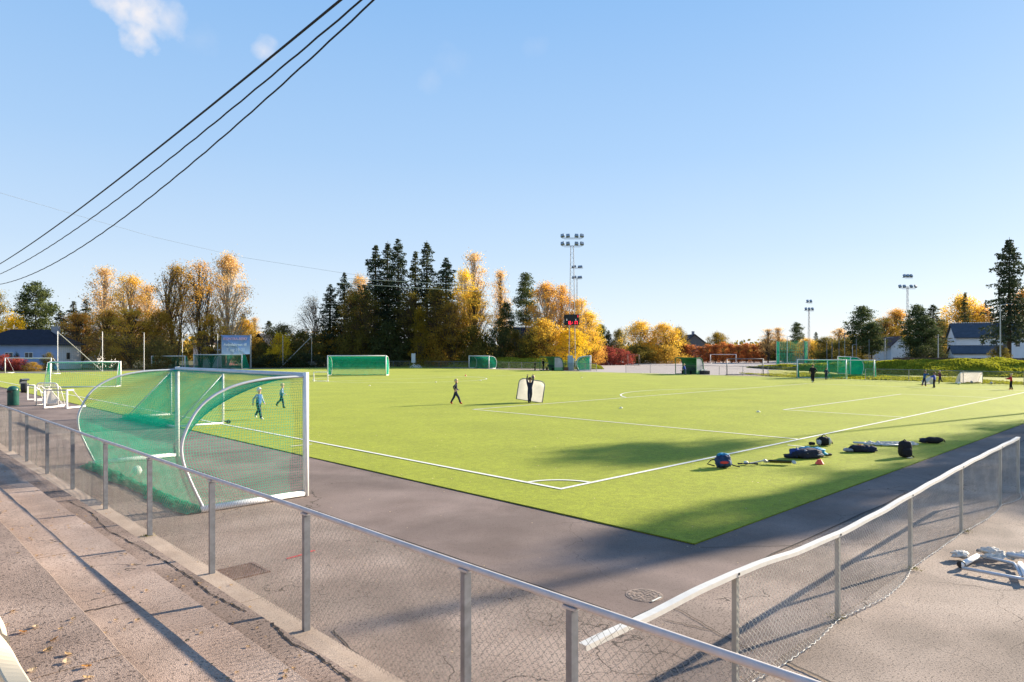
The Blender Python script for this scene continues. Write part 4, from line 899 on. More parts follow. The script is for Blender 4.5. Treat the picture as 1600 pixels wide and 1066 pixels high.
def tmpl_broad(seed, H, rx, crown0, nl, leaves, lump, leaf, sparse=0, stems=1, dense_low=0, cone=0):
    rg = np.random.default_rng(seed); r_ = random.Random(seed); b = MB(); tops = []
    for s in range(stems):
        off = (r_.uniform(-.25, .25)*(stems > 1)*rx, r_.uniform(-.2, .2)*(stems > 1)*rx); top = Vector((off[0]*2.2 + r_.uniform(-.1, .1)*rx, off[1]*2.2, H*r_.uniform(.8, .93)))
        P = [Vector((0 + off[0]*.3, off[1]*.3, -.4))] + [Vector((0, 0, 0)).lerp(top, t) + Vector((r_.uniform(-.02, .02)*H*.5, r_.uniform(-.02, .02)*H*.5, 0)) for t in (.2, .4, .6, .8, 1)]
        b.tube(P, [H*.011, H*.010, H*.008, H*.006, H*.004, H*.0015], 5); tops.append(P)
    C = []; N = 0
    for i in range(nl):
        t = r_.random()**(.8 if not dense_low else 1.3); z = crown0 + (1 - crown0)*t; env = (math.sin(math.pi*min(1, max(0, .13 + .87*(z - crown0)/(1 - crown0))))**.55) if not cone else (1 - (z - crown0)/(1 - crown0))**.8*.95 + .08
        ang = r_.uniform(0, 2*math.pi); rad = rx*env*math.sqrt(r_.random())*r_.uniform(.75, 1.05); c = Vector((rad*math.cos(ang), rad*math.sin(ang), z*H))
        P = r_.choice(tops); k = min(len(P) - 1, max(1, int((z - .18)*6))); a = P[k].lerp(P[k - 1], r_.random()); 
        if a.z > c.z - .2: a = P[max(0, k - 1)].copy()
        mid = a.lerp(c, .5) + Vector((0, 0, .04*H*r_.uniform(0, 1))); b.tube([a, mid, c], [H*.0032, H*.002, H*.0009], 3, caps=False)
        for _ in range(3): b.tube([mid, c + Vector([r_.gauss(0, lump*.8) for _ in range(3)])], [H*.0022, H*.0008], 3, caps=False)
        m = int(leaves*r_.uniform(.4, 1.5)); sg = lump*r_.uniform(.6, 1.25)
        C.append(np.array(c) + rg.normal(size=(m, 3))*np.array([sg, sg, sg*.75]) - np.abs(rg.normal(size=(m, 1)))*np.array([[0, 0, sg*.4]]))
    V, F = quads(np.concatenate(C), leaf, rg); me2 = mesh_of(V, F, 'crown')
    o = b.build('trunk', M_bark); me1 = o.data; bpy.data.objects.remove(o); return me1, me2, H, rx
def tmpl_conifer(seed, H, rx, z0, kind='spruce', gap=.0):
    rg = np.random.default_rng(seed); r_ = random.Random(seed); b = MB(); b.tube([(0, 0, -.4), (.05, 0, H*.5), (0, 0, H)], [H*.014, H*.009, H*.001], 6); C = []; dirs = []
    z = z0*H
    Vs = []; 
    while z < H*.995:
        f = (z - z0*H)/(H*(1 - z0)); L = rx*((1 - f)**.64)*r_.uniform(.5, 1.2)*(1 if f < .93 else .6) + .15
        if kind == 'pine': L = rx*(math.sin(math.pi*min(1, .22 + .78*f)))**.7*r_.uniform(.6, 1.1) + .2
        nb = r_.randint(4, 6) if kind == 'spruce' else r_.randint(3, 5)
        for k in range(nb):
            if r_.random() < gap: continue
            a = 2*math.pi*(k + r_.random())/nb; Lk = L*r_.uniform(.65, 1.1); dr = r_.uniform(-.05, .25) if kind == 'pine' else -.32 + .5*f
            tip = Vector((math.cos(a)*Lk, math.sin(a)*Lk, z + Lk*dr)); base = Vector((0, 0, z)); b.tube([base, base.lerp(tip, .9)], [max(.02, H*.0022), .01], 3, caps=False)
            m = int(Lk*(24 if kind == 'spruce' else 0)) + 4
            if kind == 'spruce':
                t = rg.uniform(.08, 1.0, m)**.8; w = (.12 + .26*Lk*(1 - t)*1.1)[:, None]; P = np.array(base)[None] + (np.array(tip) - np.array(base))[None]*t[:, None]; P = P + np.array([[-math.sin(a), math.cos(a), 0]])*rg.normal(size=(m, 1))*w; P[:, 2] -= np.abs(rg.normal(size=m))*.22*(1 + Lk*.12) - .06*np.sin(t*3); C.append(P)
            else:
                for q in range(3 + int(Lk*1.5)):
                    c = np.array(base.lerp(tip, r_.uniform(.45, 1.05))) + rg.normal(size=3)*.25; C.append(c + rg.normal(size=(26, 3))*np.array([.42, .42, .19]))
        z += H*.016*r_.uniform(.7, 1.3) + .10 if kind == 'spruce' else H*.034*r_.uniform(.7, 1.4)
    V, F = quads(np.concatenate(C), .40 if kind == 'spruce' else .34, rg, asp=.55); me2 = mesh_of(V, F, 'crown')
    o = b.build('trunk', M_bark); me1 = o.data; bpy.data.objects.remove(o); return me1, me2, H, rx
TM = {
 'birch': [tmpl_broad(s, 18, 3.6, .20, 105, 112, .60, .22) for s in (11, 12, 13)],
 'sparse': [tmpl_broad(s, 18, 4.2, .40, 85, 84, .70, .23, stems=3) for s in (21, 22)],
 'thin': [tmpl_broad(s, 17, 2.3, .28, 75, 84, .58, .21) for s in (31,)],
 'bare': [tmpl_broad(41, 13, 4.5, .2, 90, 34, .7, .2, stems=2)],
 'broad': [tmpl_broad(s, 11, 5.0, .10, 130, 95, .68, .27, stems=2) for s in (51, 52)],
 'bush': [tmpl_broad(s, 4.5, 3.6, .02, 80, 80, .5, .24, dense_low=1) for s in (61, 62)],
 'cone': [tmpl_broad(71, 8, 2.2, .08, 90, 60, .34, .22, cone=1)],
 'column': [tmpl_broad(s, 7, 1.5, .04, 70, 60, .38, .22) for s in (81, 82)],
 'spruce': [tmpl_conifer(s, 24, 3.9, .08, gap=.12) for s in (91, 92, 93)],
 'spruce_big': [tmpl_conifer(98, 22, 4.2, .26)],
 'spruce_thin': [tmpl_conifer(94, 24, 2.6, .25, gap=.35)],
 'pine': [tmpl_conifer(s, 14, 3.6, .30, 'pine') for s in (95, 96)],
 'pine_tall': [tmpl_conifer(97, 18, 2.8, .45, 'pine')],
}
tcount = 0
def tree(kind, u, vt, hw, Y, leaf, label, name=None, group=None, bark=None, vb=None, z0=0.0, cat='tree'):
    global tcount
    if group == GC: Y += 9
    tcount += 1; me1, me2, H0, rx = TM[kind][tcount % len(TM[kind])]
    zt = ZV(vt, Y); H = zt - z0; hw = hw*{'spruce': 2.05, 'spruce_big': 1.1, 'spruce_thin': 1.6, 'birch': 1.25, 'thin': 1.2, 'sparse': 1.2, 'pine': 1.15, 'pine_tall': 1.2}.get(kind, 1.12); sx = (hw/FPX*Y)/rx/1.02; sz = H/(H0*1.01)
    nm = name or {'spruce': 'spruce_tree', 'spruce_big': 'spruce_tree', 'spruce_thin': 'spruce_tree', 'pine': 'pine_tree', 'pine_tall': 'pine_tree', 'bush': 'bush', 'broad': 'broadleaf_tree', 'cone': 'larch_tree', 'column': 'hedge_tree'}.get(kind, 'birch_tree')
    r0 = empty(nm, U(u, Y, z0), rr.uniform(0, 6.28), label=label, cat=cat, group=group)
    for me, n_, m in ((me1, 'trunk', bark or M_bark), (me2, 'crown', leaf)):
        o = bpy.data.objects.new(n_, me); COL.objects.link(o); o.parent = r0; o.scale = (sx, sx, sz); o.material_slots[0].link = 'OBJECT'; o.material_slots[0].material = m
    return r0
GL, GC, GRR = 'trees along the left boundary', 'trees of the central grove', 'trees beyond the right side'
TR = [
 ('birch', -14, 452, 26, 130, L_yel, 'bright yellow birch cut by the left edge behind the blue house', GL), ('bush', 18, 492, 26, 128, L_yel, 'low yellow crown directly over the left end of the black roof', GL),
 ('pine', 56, 443, 31, 134, L_pin, 'broad rounded green pine behind the chimney of the blue house', GL), ('spruce', 95, 485, 17, 140, L_spr, 'short dark spruce right of the rounded pine', GL),
 ('spruce_thin', 115, 470, 15, 142, L_dkg, 'ragged spruce, left one of two thin tops', GL), ('spruce_thin', 134, 467, 16, 142, L_dkg, 'ragged spruce, right one of two thin tops', GL),
 ('birch', 122, 490, 30, 127, L_org, 'russet tree drooping over the white house wing', GL), ('thin', 164, 420, 24, 134, L_pale, 'pale airy birch, leftmost of the tall left group', GL, M_barkb),
 ('birch', 203, 428, 30, 130, L_gold, 'full golden birch second in the tall left group', GL, M_barkb), ('thin', 232, 447, 24, 131, L_pale, 'thin pale gold birch right of the full golden one', GL, M_barkb),
 ('birch', 168, 486, 30, 124, L_brn, 'brown gold tree low behind the first tall pole', GL), ('birch', 205, 482, 32, 122, L_gold, 'amber lower tree between the tall poles', GL),
 ('broad', 250, 487, 30, 124, L_brn, 'rounded brown tree below the sparse tall trees', GL), ('sparse', 275, 415, 34, 128, L_brn, 'sparse olive brown tree with forked bare limbs', GL),
 ('sparse', 312, 410, 30, 126, L_org, 'sparse tall tree with a leaning dark trunk', GL), ('birch', 356, 398, 27, 130, L_pale, 'tall peach coloured birch with a white trunk behind the banner', GL, M_barkb),
 ('birch', 330, 492, 26, 126, L_gold, 'golden lower tree left of the white birch trunk', GL), ('broad', 382, 500, 24, 140, L_gold, 'golden low crown right of the white birch trunk', GL),
 ('spruce', 380, 490, 13, 150, L_dkg, 'small dark spruce top right of the peach birch', GL), ('thin', 398, 497, 10, 150, L_pale, 'wispy thin birch between the two small spruces', GL),
 ('spruce', 420, 500, 12, 150, L_dkg, 'small dark spruce above the dark gabled roof', GL), ('broad', 440, 508, 30, 138, L_olv, 'dark broad tree behind the round yellow bush', GL),
 ('bush', 437, 524, 22, 131, L_yel, 'round yellow bush behind the net poles', GL), ('bare', 486, 465, 30, 145, L_gry, 'nearly bare grey tree left of the spruces', GL), ('bush', 475, 520, 36, 136, L_olv, 'dark thicket under the bare grey tree', GL),
 ('bush', 405, 535, 30, 134, L_olv, 'dark thicket right of the banner', GL), ('bush', 518, 515, 30, 134, L_brn, 'brown thicket at the foot of the first spruces', GC),
 ('spruce', 516, 443, 18, 134, L_spr, 'lower spruce at the left end of the grove', GC), ('spruce', 538, 424, 17, 134, L_spr, 'slender spruce second from the left end of the grove', GC),
 ('birch', 562, 428, 20, 140, L_pale, 'faint pale birch between the slender and the tall spruces', GC), ('birch', 552, 455, 24, 131, L_brn, 'brown birch in front of the pale one', GC), 
 ('spruce', 587, 381, 23, 134, L_spr, 'tall dark spruce, left one of the three tallest', GC), ('spruce', 606, 375, 18, 137, L_spr, 'tall dark spruce, middle one of the three tallest', GC), ('spruce', 622, 371, 21, 134, L_spr, 'tallest dark spruce with ragged right branches', GC),
 ('spruce_thin', 649, 391, 18, 137, L_dkg, 'gappy thin spruce between the two dense ones', GC), ('spruce', 667, 374, 21, 134, L_spr, 'tall conical spruce right of the gappy one', GC), ('spruce', 697, 401, 24, 137, L_sprb, 'grey green spruce with softer branches left of the yellow birch', GC),
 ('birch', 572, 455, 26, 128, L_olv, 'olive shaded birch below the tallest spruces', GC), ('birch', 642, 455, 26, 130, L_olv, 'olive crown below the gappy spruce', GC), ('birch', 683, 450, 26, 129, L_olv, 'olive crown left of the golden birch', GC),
 ('cone', 656, 483, 19, 122, L_lar, 'young conical larch turning yellow before the dark grove', GC), ('birch', 725, 418, 20, 131, L_yel, 'brightest yellow birch in the middle grove', GC, M_barkb), ('thin', 740, 397, 21, 140, L_pale, 'peach wispy birch top rising behind the brightest yellow one', GC, M_barkb),
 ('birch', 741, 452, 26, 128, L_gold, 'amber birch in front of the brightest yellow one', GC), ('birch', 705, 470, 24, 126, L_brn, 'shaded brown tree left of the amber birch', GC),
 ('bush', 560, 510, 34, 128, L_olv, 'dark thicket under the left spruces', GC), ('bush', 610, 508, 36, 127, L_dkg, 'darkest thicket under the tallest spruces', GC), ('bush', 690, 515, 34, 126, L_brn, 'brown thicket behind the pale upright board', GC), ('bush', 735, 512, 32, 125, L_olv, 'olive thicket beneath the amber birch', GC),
 ('thin', 782, 424, 15, 140, L_pale, 'thin pink brown birch standing alone in the gap', GC), ('pine_tall', 791, 474, 14, 132, L_pin, 'small flat topped pine in the gap', GC), ('bush', 773, 512, 28, 126, L_dkg, 'dark green rounded thicket in the gap', GC), ('bush', 808, 520, 26, 127, L_olv, 'olive thicket below the tall pine', GC),
 ('pine_tall', 822, 428, 18, 134, L_pin, 'tall two stemmed pine left of the orange birches', GC), ('birch', 853, 443, 27, 130, L_org, 'orange birch right of the tall pine', GC, M_barkb), ('birch', 878, 447, 24, 132, L_org, 'orange birch left of the mast', GC, M_barkb), ('birch', 905, 466, 24, 131, L_gold, 'golden birch just behind the scoreboard', GC, M_barkb),
 ('birch', 920, 488, 20, 134, L_yel, 'golden birch at the right end of the grove', GC), ('broad', 850, 500, 34, 124, L_gold, 'low mottled golden tree behind the left shelter', GC), ('bush', 832, 522, 26, 124, L_olv, 'olive thicket behind the left shelter', GC), ('broad', 893, 515, 30, 123, L_yel, 'low yellow tree around the foot of the mast', GC),
 ('broad', 925, 520, 20, 136, L_org, 'orange low tree left of the red hedge', GC),
 ('pine', 938, 508, 14, 190, L_pin, 'small grey green conifer behind the red hedge', GRR), ('spruce', 951, 516, 8, 190, L_dkg, 'slim small spruce behind the red hedge', GRR), ('broad', 967, 515, 14, 190, L_olv, 'small olive tree left of the wide golden trees', GRR),
 ('broad', 1000, 503, 30, 178, L_gold, 'wide golden brown tree, left of two at the gravel court', GRR), ('broad', 1038, 506, 28, 178, L_gold, 'wide golden brown tree, right of two at the gravel court', GRR), ('broad', 1060, 512, 16, 186, L_lar, 'greenish yellow tree left of the pointed roof', GRR),
 ('broad', 1122, 520, 20, 200, L_lar, 'pale olive tree right of the pointed roof', GRR), ('thin', 1200, 515, 12, 178, L_pale, 'wispy yellow tree, left of a pair at the end of the russet hedge', GRR), ('thin', 1216, 513, 12, 178, L_pale, 'wispy yellow tree, right of a pair at the end of the russet hedge', GRR),
 ('pine', 1246, 505, 12, 190, L_pin, 'small dark pine sticking up behind the green cage', GRR), ('broad', 1228, 533, 22, 180, L_lar, 'light green tree behind the green cage', GRR), ('broad', 1262, 530, 20, 185, L_gold, 'yellowish tree right of the small dark pine', GRR), ('spruce', 1275, 518, 6, 200, L_dkg, 'tiny spruce tip above the yellowish tree', GRR),
 ('broad', 1290, 528, 24, 165, L_olv, 'dark olive tree at the left end of the wooded slope', GRR), ('birch', 1312, 514, 17, 175, L_pale, 'peach orange birch top on the wooded slope', GRR), ('broad', 1318, 530, 26, 158, L_olv, 'dark olive tree below the peach birch', GRR),
 ('pine', 1347, 480, 24, 150, L_pin, 'tall dark pine left of the brown roofed house', GRR), ('pine', 1362, 505, 22, 146, L_pin, 'lower green pine in front of the tall dark one', GRR), ('birch', 1380, 496, 22, 172, L_gold, 'golden birch behind the pines', GRR), ('birch', 1402, 484, 24, 174, L_org, 'amber birch behind the white gable', GRR),
 ('pine', 1432, 478, 22, 142, L_pin, 'broad dark pine right of the white gable', GRR), ('spruce', 1458, 474, 17, 142, L_dkg, 'dark spruce right of the broad dark pine', GRR), ('pine', 1446, 495, 20, 138, L_pin, 'lower pine between the broad pine and the dark spruce', GRR), ('broad', 1472, 500, 18, 180, L_gold, 'golden tree peeping out at the left end of the long house', GRR),
 ('broad', 1505, 462, 34, 186, L_gold, 'large golden tree rising behind the roof of the long white house', GRR), ('spruce_thin', 1508, 456, 10, 170, L_dkg, 'tiny far spruce top above the large golden tree', GRR), ('broad', 1535, 478, 22, 186, L_org, 'amber tree right of the large golden one', GRR),
 ('spruce_big', 1577, 369, 42, 102, L_spr, 'very tall dark spruce towering over the long white house', GRR), ('birch', 1600, 455, 24, 190, L_org, 'rust coloured tree at the right edge behind the tall spruce', GRR), ('bush', 1562, 540, 16, 100, L_olv, 'small green shrub before the long white house', GRR),
]
for t in TR: tree(*t[:6], t[6], group=t[7], bark=t[8] if len(t) > 8 else None)
for i, u in enumerate(range(1070, 1200, 12)):
    lab = 'russet hedge tree %s' % ['at the left end of the russet row', 'second from the left in the russet row', 'third from the left, below the pointed roof', 'fourth from the left, under the roof slope', 'fifth from the left, taller than its neighbours', 'near the middle of the russet row', 'just right of the middle of the row', 'fourth from the right in the russet row', 'third from the right in the russet row', 'second from the right in the russet row', 'at the right end of the russet row'][min(i, 10)]
    tree('column', u, 538 + (i*7 % 5) - (2 if i > 3 else 0), 9, 184, L_rus, lab, group='clipped russet trees in a row beyond the gravel court', cat='tree')
for i, (u, vt, hw, Y, lf, lb) in enumerate([(925, 543, 22, 150, L_dred, 'dark red shrub at the left end of the red hedge'), (948, 543, 22, 152, L_dred, 'dark red shrub second in the red hedge'), (970, 546, 22, 154, L_dred, 'dark red shrub at the right end of the red hedge'),
    (8, 556, 20, 108, L_red, 'bright red shrub before the left window of the blue house'), (28, 560, 16, 108, L_red, 'bright red shrub below the small cypress'), (50, 567, 14, 106, L_brn, 'low tan shrub right of the red ones'), (26, 552, 5, 113, L_dkg, 'small pointed dark cypress against the blue wall'), (75, 553, 12, 110, L_olv, 'dark shrub at the right corner of the blue house'),
    (995, 540, 30, 172, L_olv, 'dark shrub under the left wide golden tree'), (1040, 542, 30, 172, L_brn, 'brown shrub under the right wide golden tree'), (1330, 545, 30, 150, L_olv, 'dark shrub at the foot of the pines'), (1290, 548, 26, 156, L_olv, 'dark shrub at the left foot of the wooded slope'), (1445, 540, 30, 132, L_dkg, 'dark shrub below the lower pine'),
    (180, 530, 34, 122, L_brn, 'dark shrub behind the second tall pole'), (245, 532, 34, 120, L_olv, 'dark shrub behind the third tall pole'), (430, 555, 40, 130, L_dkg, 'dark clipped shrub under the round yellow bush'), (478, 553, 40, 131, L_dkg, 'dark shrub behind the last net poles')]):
    tree('bush', u, vt, hw, Y, lf, lb, group='shrubs', cat='bush')
# woods on the far horizon, nobody could count them
rgf = np.random.default_rng(77); C = []; Cc = [[], [], []]
for i in range(420):
    u = -150 + 1950*i/420 + rgf.uniform(-3, 3); Y = rgf.uniform(235, 330); p = np.array(U(u, Y)); h = rgf.uniform(4.5, 8.5)*(1.25 if (u < 520 or u > 1300) else .85); w = rgf.uniform(2.5, 5); m = 260; q = rgf.normal(size=(m, 3))*np.array([w*.5, w*.5, h*.28]) + np.array([0, 0, h*.45]); q[:, 2] = np.abs(q[:, 2]); q[:, 2] = np.minimum(q[:, 2], h); Cc[int(rgf.integers(0, 3))].append(p + q)
for k, (lf, lb) in enumerate([(L_olv, 'olive woods along the far horizon'), (L_brn, 'brown woods along the far horizon'), (L_dkg, 'dark green woods along the far horizon')]):
    V, F = quads(np.concatenate(Cc[k]), 1.3, rgf); np_mesh('far_woods', V, F, lf, label=lb, cat='woods', kind='stuff')
# trees and a mast just outside the frame on the right: their long shadows fall across the corner of the pitch
def sh_tree(kind, px_, py_, H_, top, rx_, leaf, label):
    """tree whose tip shadow falls on ground point seen at photo pixel px_,py_; top = height"""
    g = G(px_, py_); L = top/math.tan(SUN_EL); p = g + Vector((SUN_DIR.x, SUN_DIR.y, 0)).normalized()*L
    me1, me2, H0, rx = TM[kind][0]; r0 = empty('spruce_tree' if 'spruce' in kind else 'birch_tree', (p.x, p.y, 0), 1.0, label=label, cat='tree', group='trees outside the right edge of the view')
    for me, n_, m in ((me1, 'trunk', M_bark), (me2, 'crown', leaf)):
        o = bpy.data.objects.new(n_, me); COL.objects.link(o); o.parent = r0; o.scale = (rx_/rx, rx_/rx, top/H0); o.material_slots[0].link = 'OBJECT'; o.material_slots[0].material = m
TM['umbrella'] = [tmpl_conifer(99, 18, 2.1, .875, 'pine')]
sh_tree('spruce', 775, 893, 0, 20, 6.6, L_spr, 'tall dark spruce standing outside the view to the right')
sh_tree('umbrella', 890, 720, 0, 17, 1.7, L_pin, 'slim pine with a small high crown outside the view to the right')
sh_tree('spruce', 1150, 792, 0, 20, 5.0, L_spr, 'second tall spruce standing outside the view to the right')
sh_tree('birch', 1400, 716, 0, 18, 3.6, L_gold, 'second golden birch standing outside the view to the right')
sh_tree('spruce', 1520, 682, 0, 21, 4.6, L_spr, 'third tall spruce standing outside the view to the right')
for (u, v, H_, lb) in ((1010, 868, 15, 'nearer thin steel pole outside the view to the right'), (1120, 790, 14, 'farther thin steel pole outside the view to the right')):
    g = G(u, v); p = g + Vector((SUN_DIR.x, SUN_DIR.y, 0)).normalized()*H_/math.tan(SUN_EL); o = MB().tube([(0, 0, 0), (0, 0, H_)], [.16, .10], 8).build('tall_pole', M_galv); o.location = (p.x, p.y, 0); tag(o, lb, 'pole')
g = G(528, 986); Lm = 16/math.tan(SUN_EL); p = g + Vector((SUN_DIR.x, SUN_DIR.y, 0)).normalized()*Lm
o = MB().tube([(0, 0, 0), (0, 0, 16)], [.24, .13], 10).build('tall_pole', M_galv); o.location = (p.x, p.y, 0); tag(o, 'tall steel pole standing outside the view to the right', 'pole')

# ---------------------------------------------------------------- people
M_skin = mat('skin', (.55, .33, .24), rough=.6, var=.06); M_navy = mat('navy_cloth', (.018, .024, .055), rough=.85, var=.2, scale=12); M_blk = mat('black_cloth', (.014, .014, .018), rough=.9, var=.2, scale=12)
M_blue = mat('blue_cloth', (.02, .085, .25), rough=.8, var=.25, scale=12, bump=.2, bscale=18); M_roy = mat('royal_cloth', (.02, .06, .42), rough=.8, var=.2, scale=12); M_redc = mat('red_cloth', (.48, .03, .04), rough=.8, var=.2, scale=12)
M_jean = mat('blue_trousers', (.03, .06, .12), rough=.85, var=.25, scale=14); M_reds = mat('red_shoe', (.45, .05, .03), rough=.6); M_whs = mat('pale_shoe', (.6, .58, .5), rough=.6); M_blond = mat('blond_hair', (.55, .42, .22), rough=.7, var=.2, scale=30); M_brown = mat('brown_hair', (.12, .07, .04), rough=.7, var=.2, scale=30); M_cap = mat('white_cap', (.75, .73, .68), rough=.8); M_eye = mat('eye_dark', (.02, .015, .012), rough=.3)
def person(pos, face, H, label, jacket, legs, shoes, hair, Lh=(.1, 0, 0), Rh=(-.1, 0, 0), Lf=(0, 0), Rf=(0, 0), lean=0.0, kid=True, group=None, jack_len=0, kneeL=.0, kneeR=.0, thick=1.0, footL=0, footR=0, sleeves=None):
    """faces +y locally. Lf/Rf = (forward, raise) of the ankles, Lh/Rh = hand position (x out, y fwd, z) in body heights"""
    root = empty('person', pos, face, label=label, cat='person', group=group)
    hs = .155 if kid else .132
    hip = .49; sh = .80 if kid else .82; hd = 1 - hs/2; nb = []
    J = {}; def_ = lambda k, p, r: J.__setitem__(k, (Vector(p), r))
    ly = lean; g = .056 if kid else .06
    def_('pel', (0, 0, hip), .074*thick); def_('wst', (0, ly*.4, .60), .072*thick); def_('cst', (0, ly*.8, .72), .084*thick); def_('nck', (0, ly, sh + .015), .034); def_('hd0', (0, ly*1.1 + .01, hd - hs*.28), hs*.34); def_('hd1', (0, ly*1.1, hd + hs*.12), hs*.42)
    E_ = [('pel', 'wst'), ('wst', 'cst'), ('cst', 'nck'), ('nck', 'hd0'), ('hd0', 'hd1')]
    for s, F_, kn, ft, hand, tg in ((1, Lf, kneeL, footL, Lh, 'L'), (-1, Rf, kneeR, footR, Rh, 'R')):
        h0 = Vector((s*.048, 0, hip - .02)); an = Vector((s*.055, F_[0], .045 + F_[1])); mid = h0.lerp(an, .5) + Vector((s*.008, .03 + kn, 0))
        def_('h' + tg, h0, .062*thick); def_('k' + tg, mid, .050*thick); def_('a' + tg, an, .034); c, sn = math.cos(ft), math.sin(ft)
        def_('t' + tg, an + Vector((0, .085*c + .0, -.022 + .085*sn - .0)), .022); def_('e' + tg, an + Vector((0, -.022*c, -.022)), .024)
        E_ += [('pel', 'h' + tg), ('h' + tg, 'k' + tg), ('k' + tg, 'a' + tg), ('a' + tg, 't' + tg), ('a' + tg, 'e' + tg)]
        s0 = Vector((s*(.10 if kid else .115), ly*.95, sh - .02)); hnd = Vector(hand); hnd = Vector((hnd.x, hnd.y, hnd.z)); 
        d = hnd - s0; Lm_ = .155*2; d = d if d.length < Lm_*.98 else d.normalized()*Lm_*.98; hnd = s0 + d; bend = math.sqrt(max(0, .155**2 - (d.length/2)**2)); ax = Vector((s*.7, -.7, -.2)); ax = (ax - d.normalized()*ax.dot(d.normalized())).normalized()
        def_('s' + tg, s0, .044*thick); def_('l' + tg, s0 + d*.5 + ax*bend, .037*thick); def_('w' + tg, hnd, .021)
        dd_ = (hnd - (s0 + d*.5 + ax*bend)).normalized(); def_('p' + tg, hnd + dd_*.03, .017)
        E_ += [('cst', 's' + tg), ('s' + tg, 'l' + tg), ('l' + tg, 'w' + tg), ('w' + tg, 'p' + tg)]
        side = dd_.cross(Vector((0, 1, 0.1))).normalized()
        for i in range(5):
            off = side*(.011*(i - 1.5)) if i < 4 else side*(-.026); ln = (.030, .035, .033, .026, .024)[i]; base = hnd + (dd_*.036 if i < 4 else dd_*.012) + off; k1 = 'f%s%d' % (tg, i)
            def_(k1, base + dd_*ln*.5, .0058); def_(k1 + 'b', base + dd_*ln + Vector((0, .008, -.004)), .005); E_ += [('p' + tg, k1), (k1, k1 + 'b')]
    ks = list(J); vs = [tuple(J[k][0]*H) for k in ks]; ed = [(ks.index(a), ks.index(b_)) for a, b_ in E_]
    me = bpy.data.meshes.new('p'); me.from_pydata(vs, ed, []); o = bpy.data.objects.new('p', me); COL.objects.link(o)
    o.modifiers.new('s', 'SKIN'); sk = me.skin_vertices[0].data
    for i, k in enumerate(ks): r_ = J[k][1]*H; sk[i].radius = (r_, r_*(.82 if k in ('cst', 'wst', 'pel') else 1)); sk[i].use_root = (k == 'pel')
    if True:
        for k in ('cst', 'wst', 'pel'): i = ks.index(k); sk[i].radius = (J[k][1]*H*1.25, J[k][1]*H*.88)
    m2 = o.modifiers.new('b', 'SUBSURF'); m2.levels = 2; m2.render_levels = 2
    bpy.context.view_layer.update(); dg = bpy.context.evaluated_depsgraph_get(); bm_ = bpy.data.meshes.new_from_object(o.evaluated_get(dg)); bpy.data.objects.remove(o)
    bm_.materials.clear()
    for m in (M_skin, jacket, legs, shoes, sleeves or jacket): bm_.materials.append(m)
    segs = [(J[a][0]*H, J[b_][0]*H, a, b_) for a, b_ in E_]
    for p in bm_.polygons:
        c = p.center; best = None
        for A, B, a, b_ in segs:
            ab = B - A; t = max(0, min(1, (c - A).dot(ab)/max(1e-9, ab.length_squared))); dist = (c - A - ab*t).length
            if best is None or dist < best[0]: best = (dist, a, b_, t)
        _, a, b_, t = best
        if b_[0] in 'te': mi = 3
        elif b_[0] == 'a' and t > .9: mi = 3
        elif b_[0] in 'ka' or (b_[0] == 'h' and b_ != 'hd0' and b_ != 'hd1'): mi = 2
        elif b_ in ('hd0', 'hd1') or b_[0] == 'f' or b_[0] == 'p': mi = 0
        elif b_ == 'wst' and t < .15 - jack_len: mi = 2
        elif b_[0] in 'lw' and b_ != 'wst': mi = 4
        else: mi = 1
        p.material_index = mi; p.use_smooth = True
    # nose and ears grown onto the same mesh
    b = bmesh.new(); b.from_mesh(bm_); hc = J['hd1'][0]*H; hr_ = hs*.46*H
    for (dx, dy, dz, r_) in ((0, hr_*1.0, -hr_*.25, .16), (hr_*.98, 0, -hr_*.2, .22), (-hr_*.98, 0, -hr_*.2, .22)):
        bmesh.ops.create_icosphere(b, subdivisions=1, radius=hr_*r_, matrix=Matrix.Translation(hc + Vector((dx, dy, dz))))
    b.to_mesh(bm_); b.free(); bm_.name = 'body'
    bo = bpy.data.objects.new('body', bm_); COL.objects.link(bo); bo.parent = root
    hb = MB(); vsn = []
    n = 14
    for i in range(8):
        ph = math.pi*.62*i/7
        for k in range(n):
            t = 2*math.pi*k/n; front = max(0, math.sin(t)); ph2 = ph*(1 - .42*front**1.5); rr_ = hr_*1.14
            vsn.append(hc + Vector((rr_*math.sin(ph2)*math.cos(t), rr_*math.sin(ph2)*math.sin(t)*1.04 - hr_*.05, rr_*math.cos(ph2)*1.06 + hr_*.06)))
    hb.add(vsn, [(i*n + k, i*n + (k + 1) % n, (i + 1)*n + (k + 1) % n, (i + 1)*n + k) for i in range(7) for k in range(n)]); hb.build('hair', hair, root, smooth=True)
    for s in (-1, 1): MB().ball(hc + Vector((s*hr_*.36, hr_*.90, -hr_*.02)), hr_*.11, 6).build('eye', M_eye, root)
    MB().ball(hc + Vector((0, hr_*.86, -hr_*.52)), (hr_*.24, hr_*.08, hr_*.06), 6).build('mouth', mat('lips', (.35, .12, .10)), root)
    return root
def FC(deg): return CAMR + R(deg)               # 0 = walks straight away from the camera, -90 = to the right, 90 = to the left
def ppl(u, vf, vt, face, label, jacket, legs, shoes, hair, **k):
    Y = CH*FPX/(vf - HY); H = (vf - vt)/FPX*Y; p = U(u, Y); p.z = .018 if 'z' not in k else k.pop('z'); return person(p, FC(face), H, label, jacket, legs, shoes, hair, **k), Y, H
ppl(404, 657, 608, -105, 'child in blue jacket and white cap walking behind the near goal net', M_blue, M_navy, M_whs, M_cap, sleeves=mat('pale_sleeve', (.30, .38, .46), rough=.8), Lf=(.13, 0), Rf=(-.17, .09), kneeR=.03, footR=-.9, Lh=(.15, -.10, .52), Rh=(-.13, .12, .52), lean=.02)
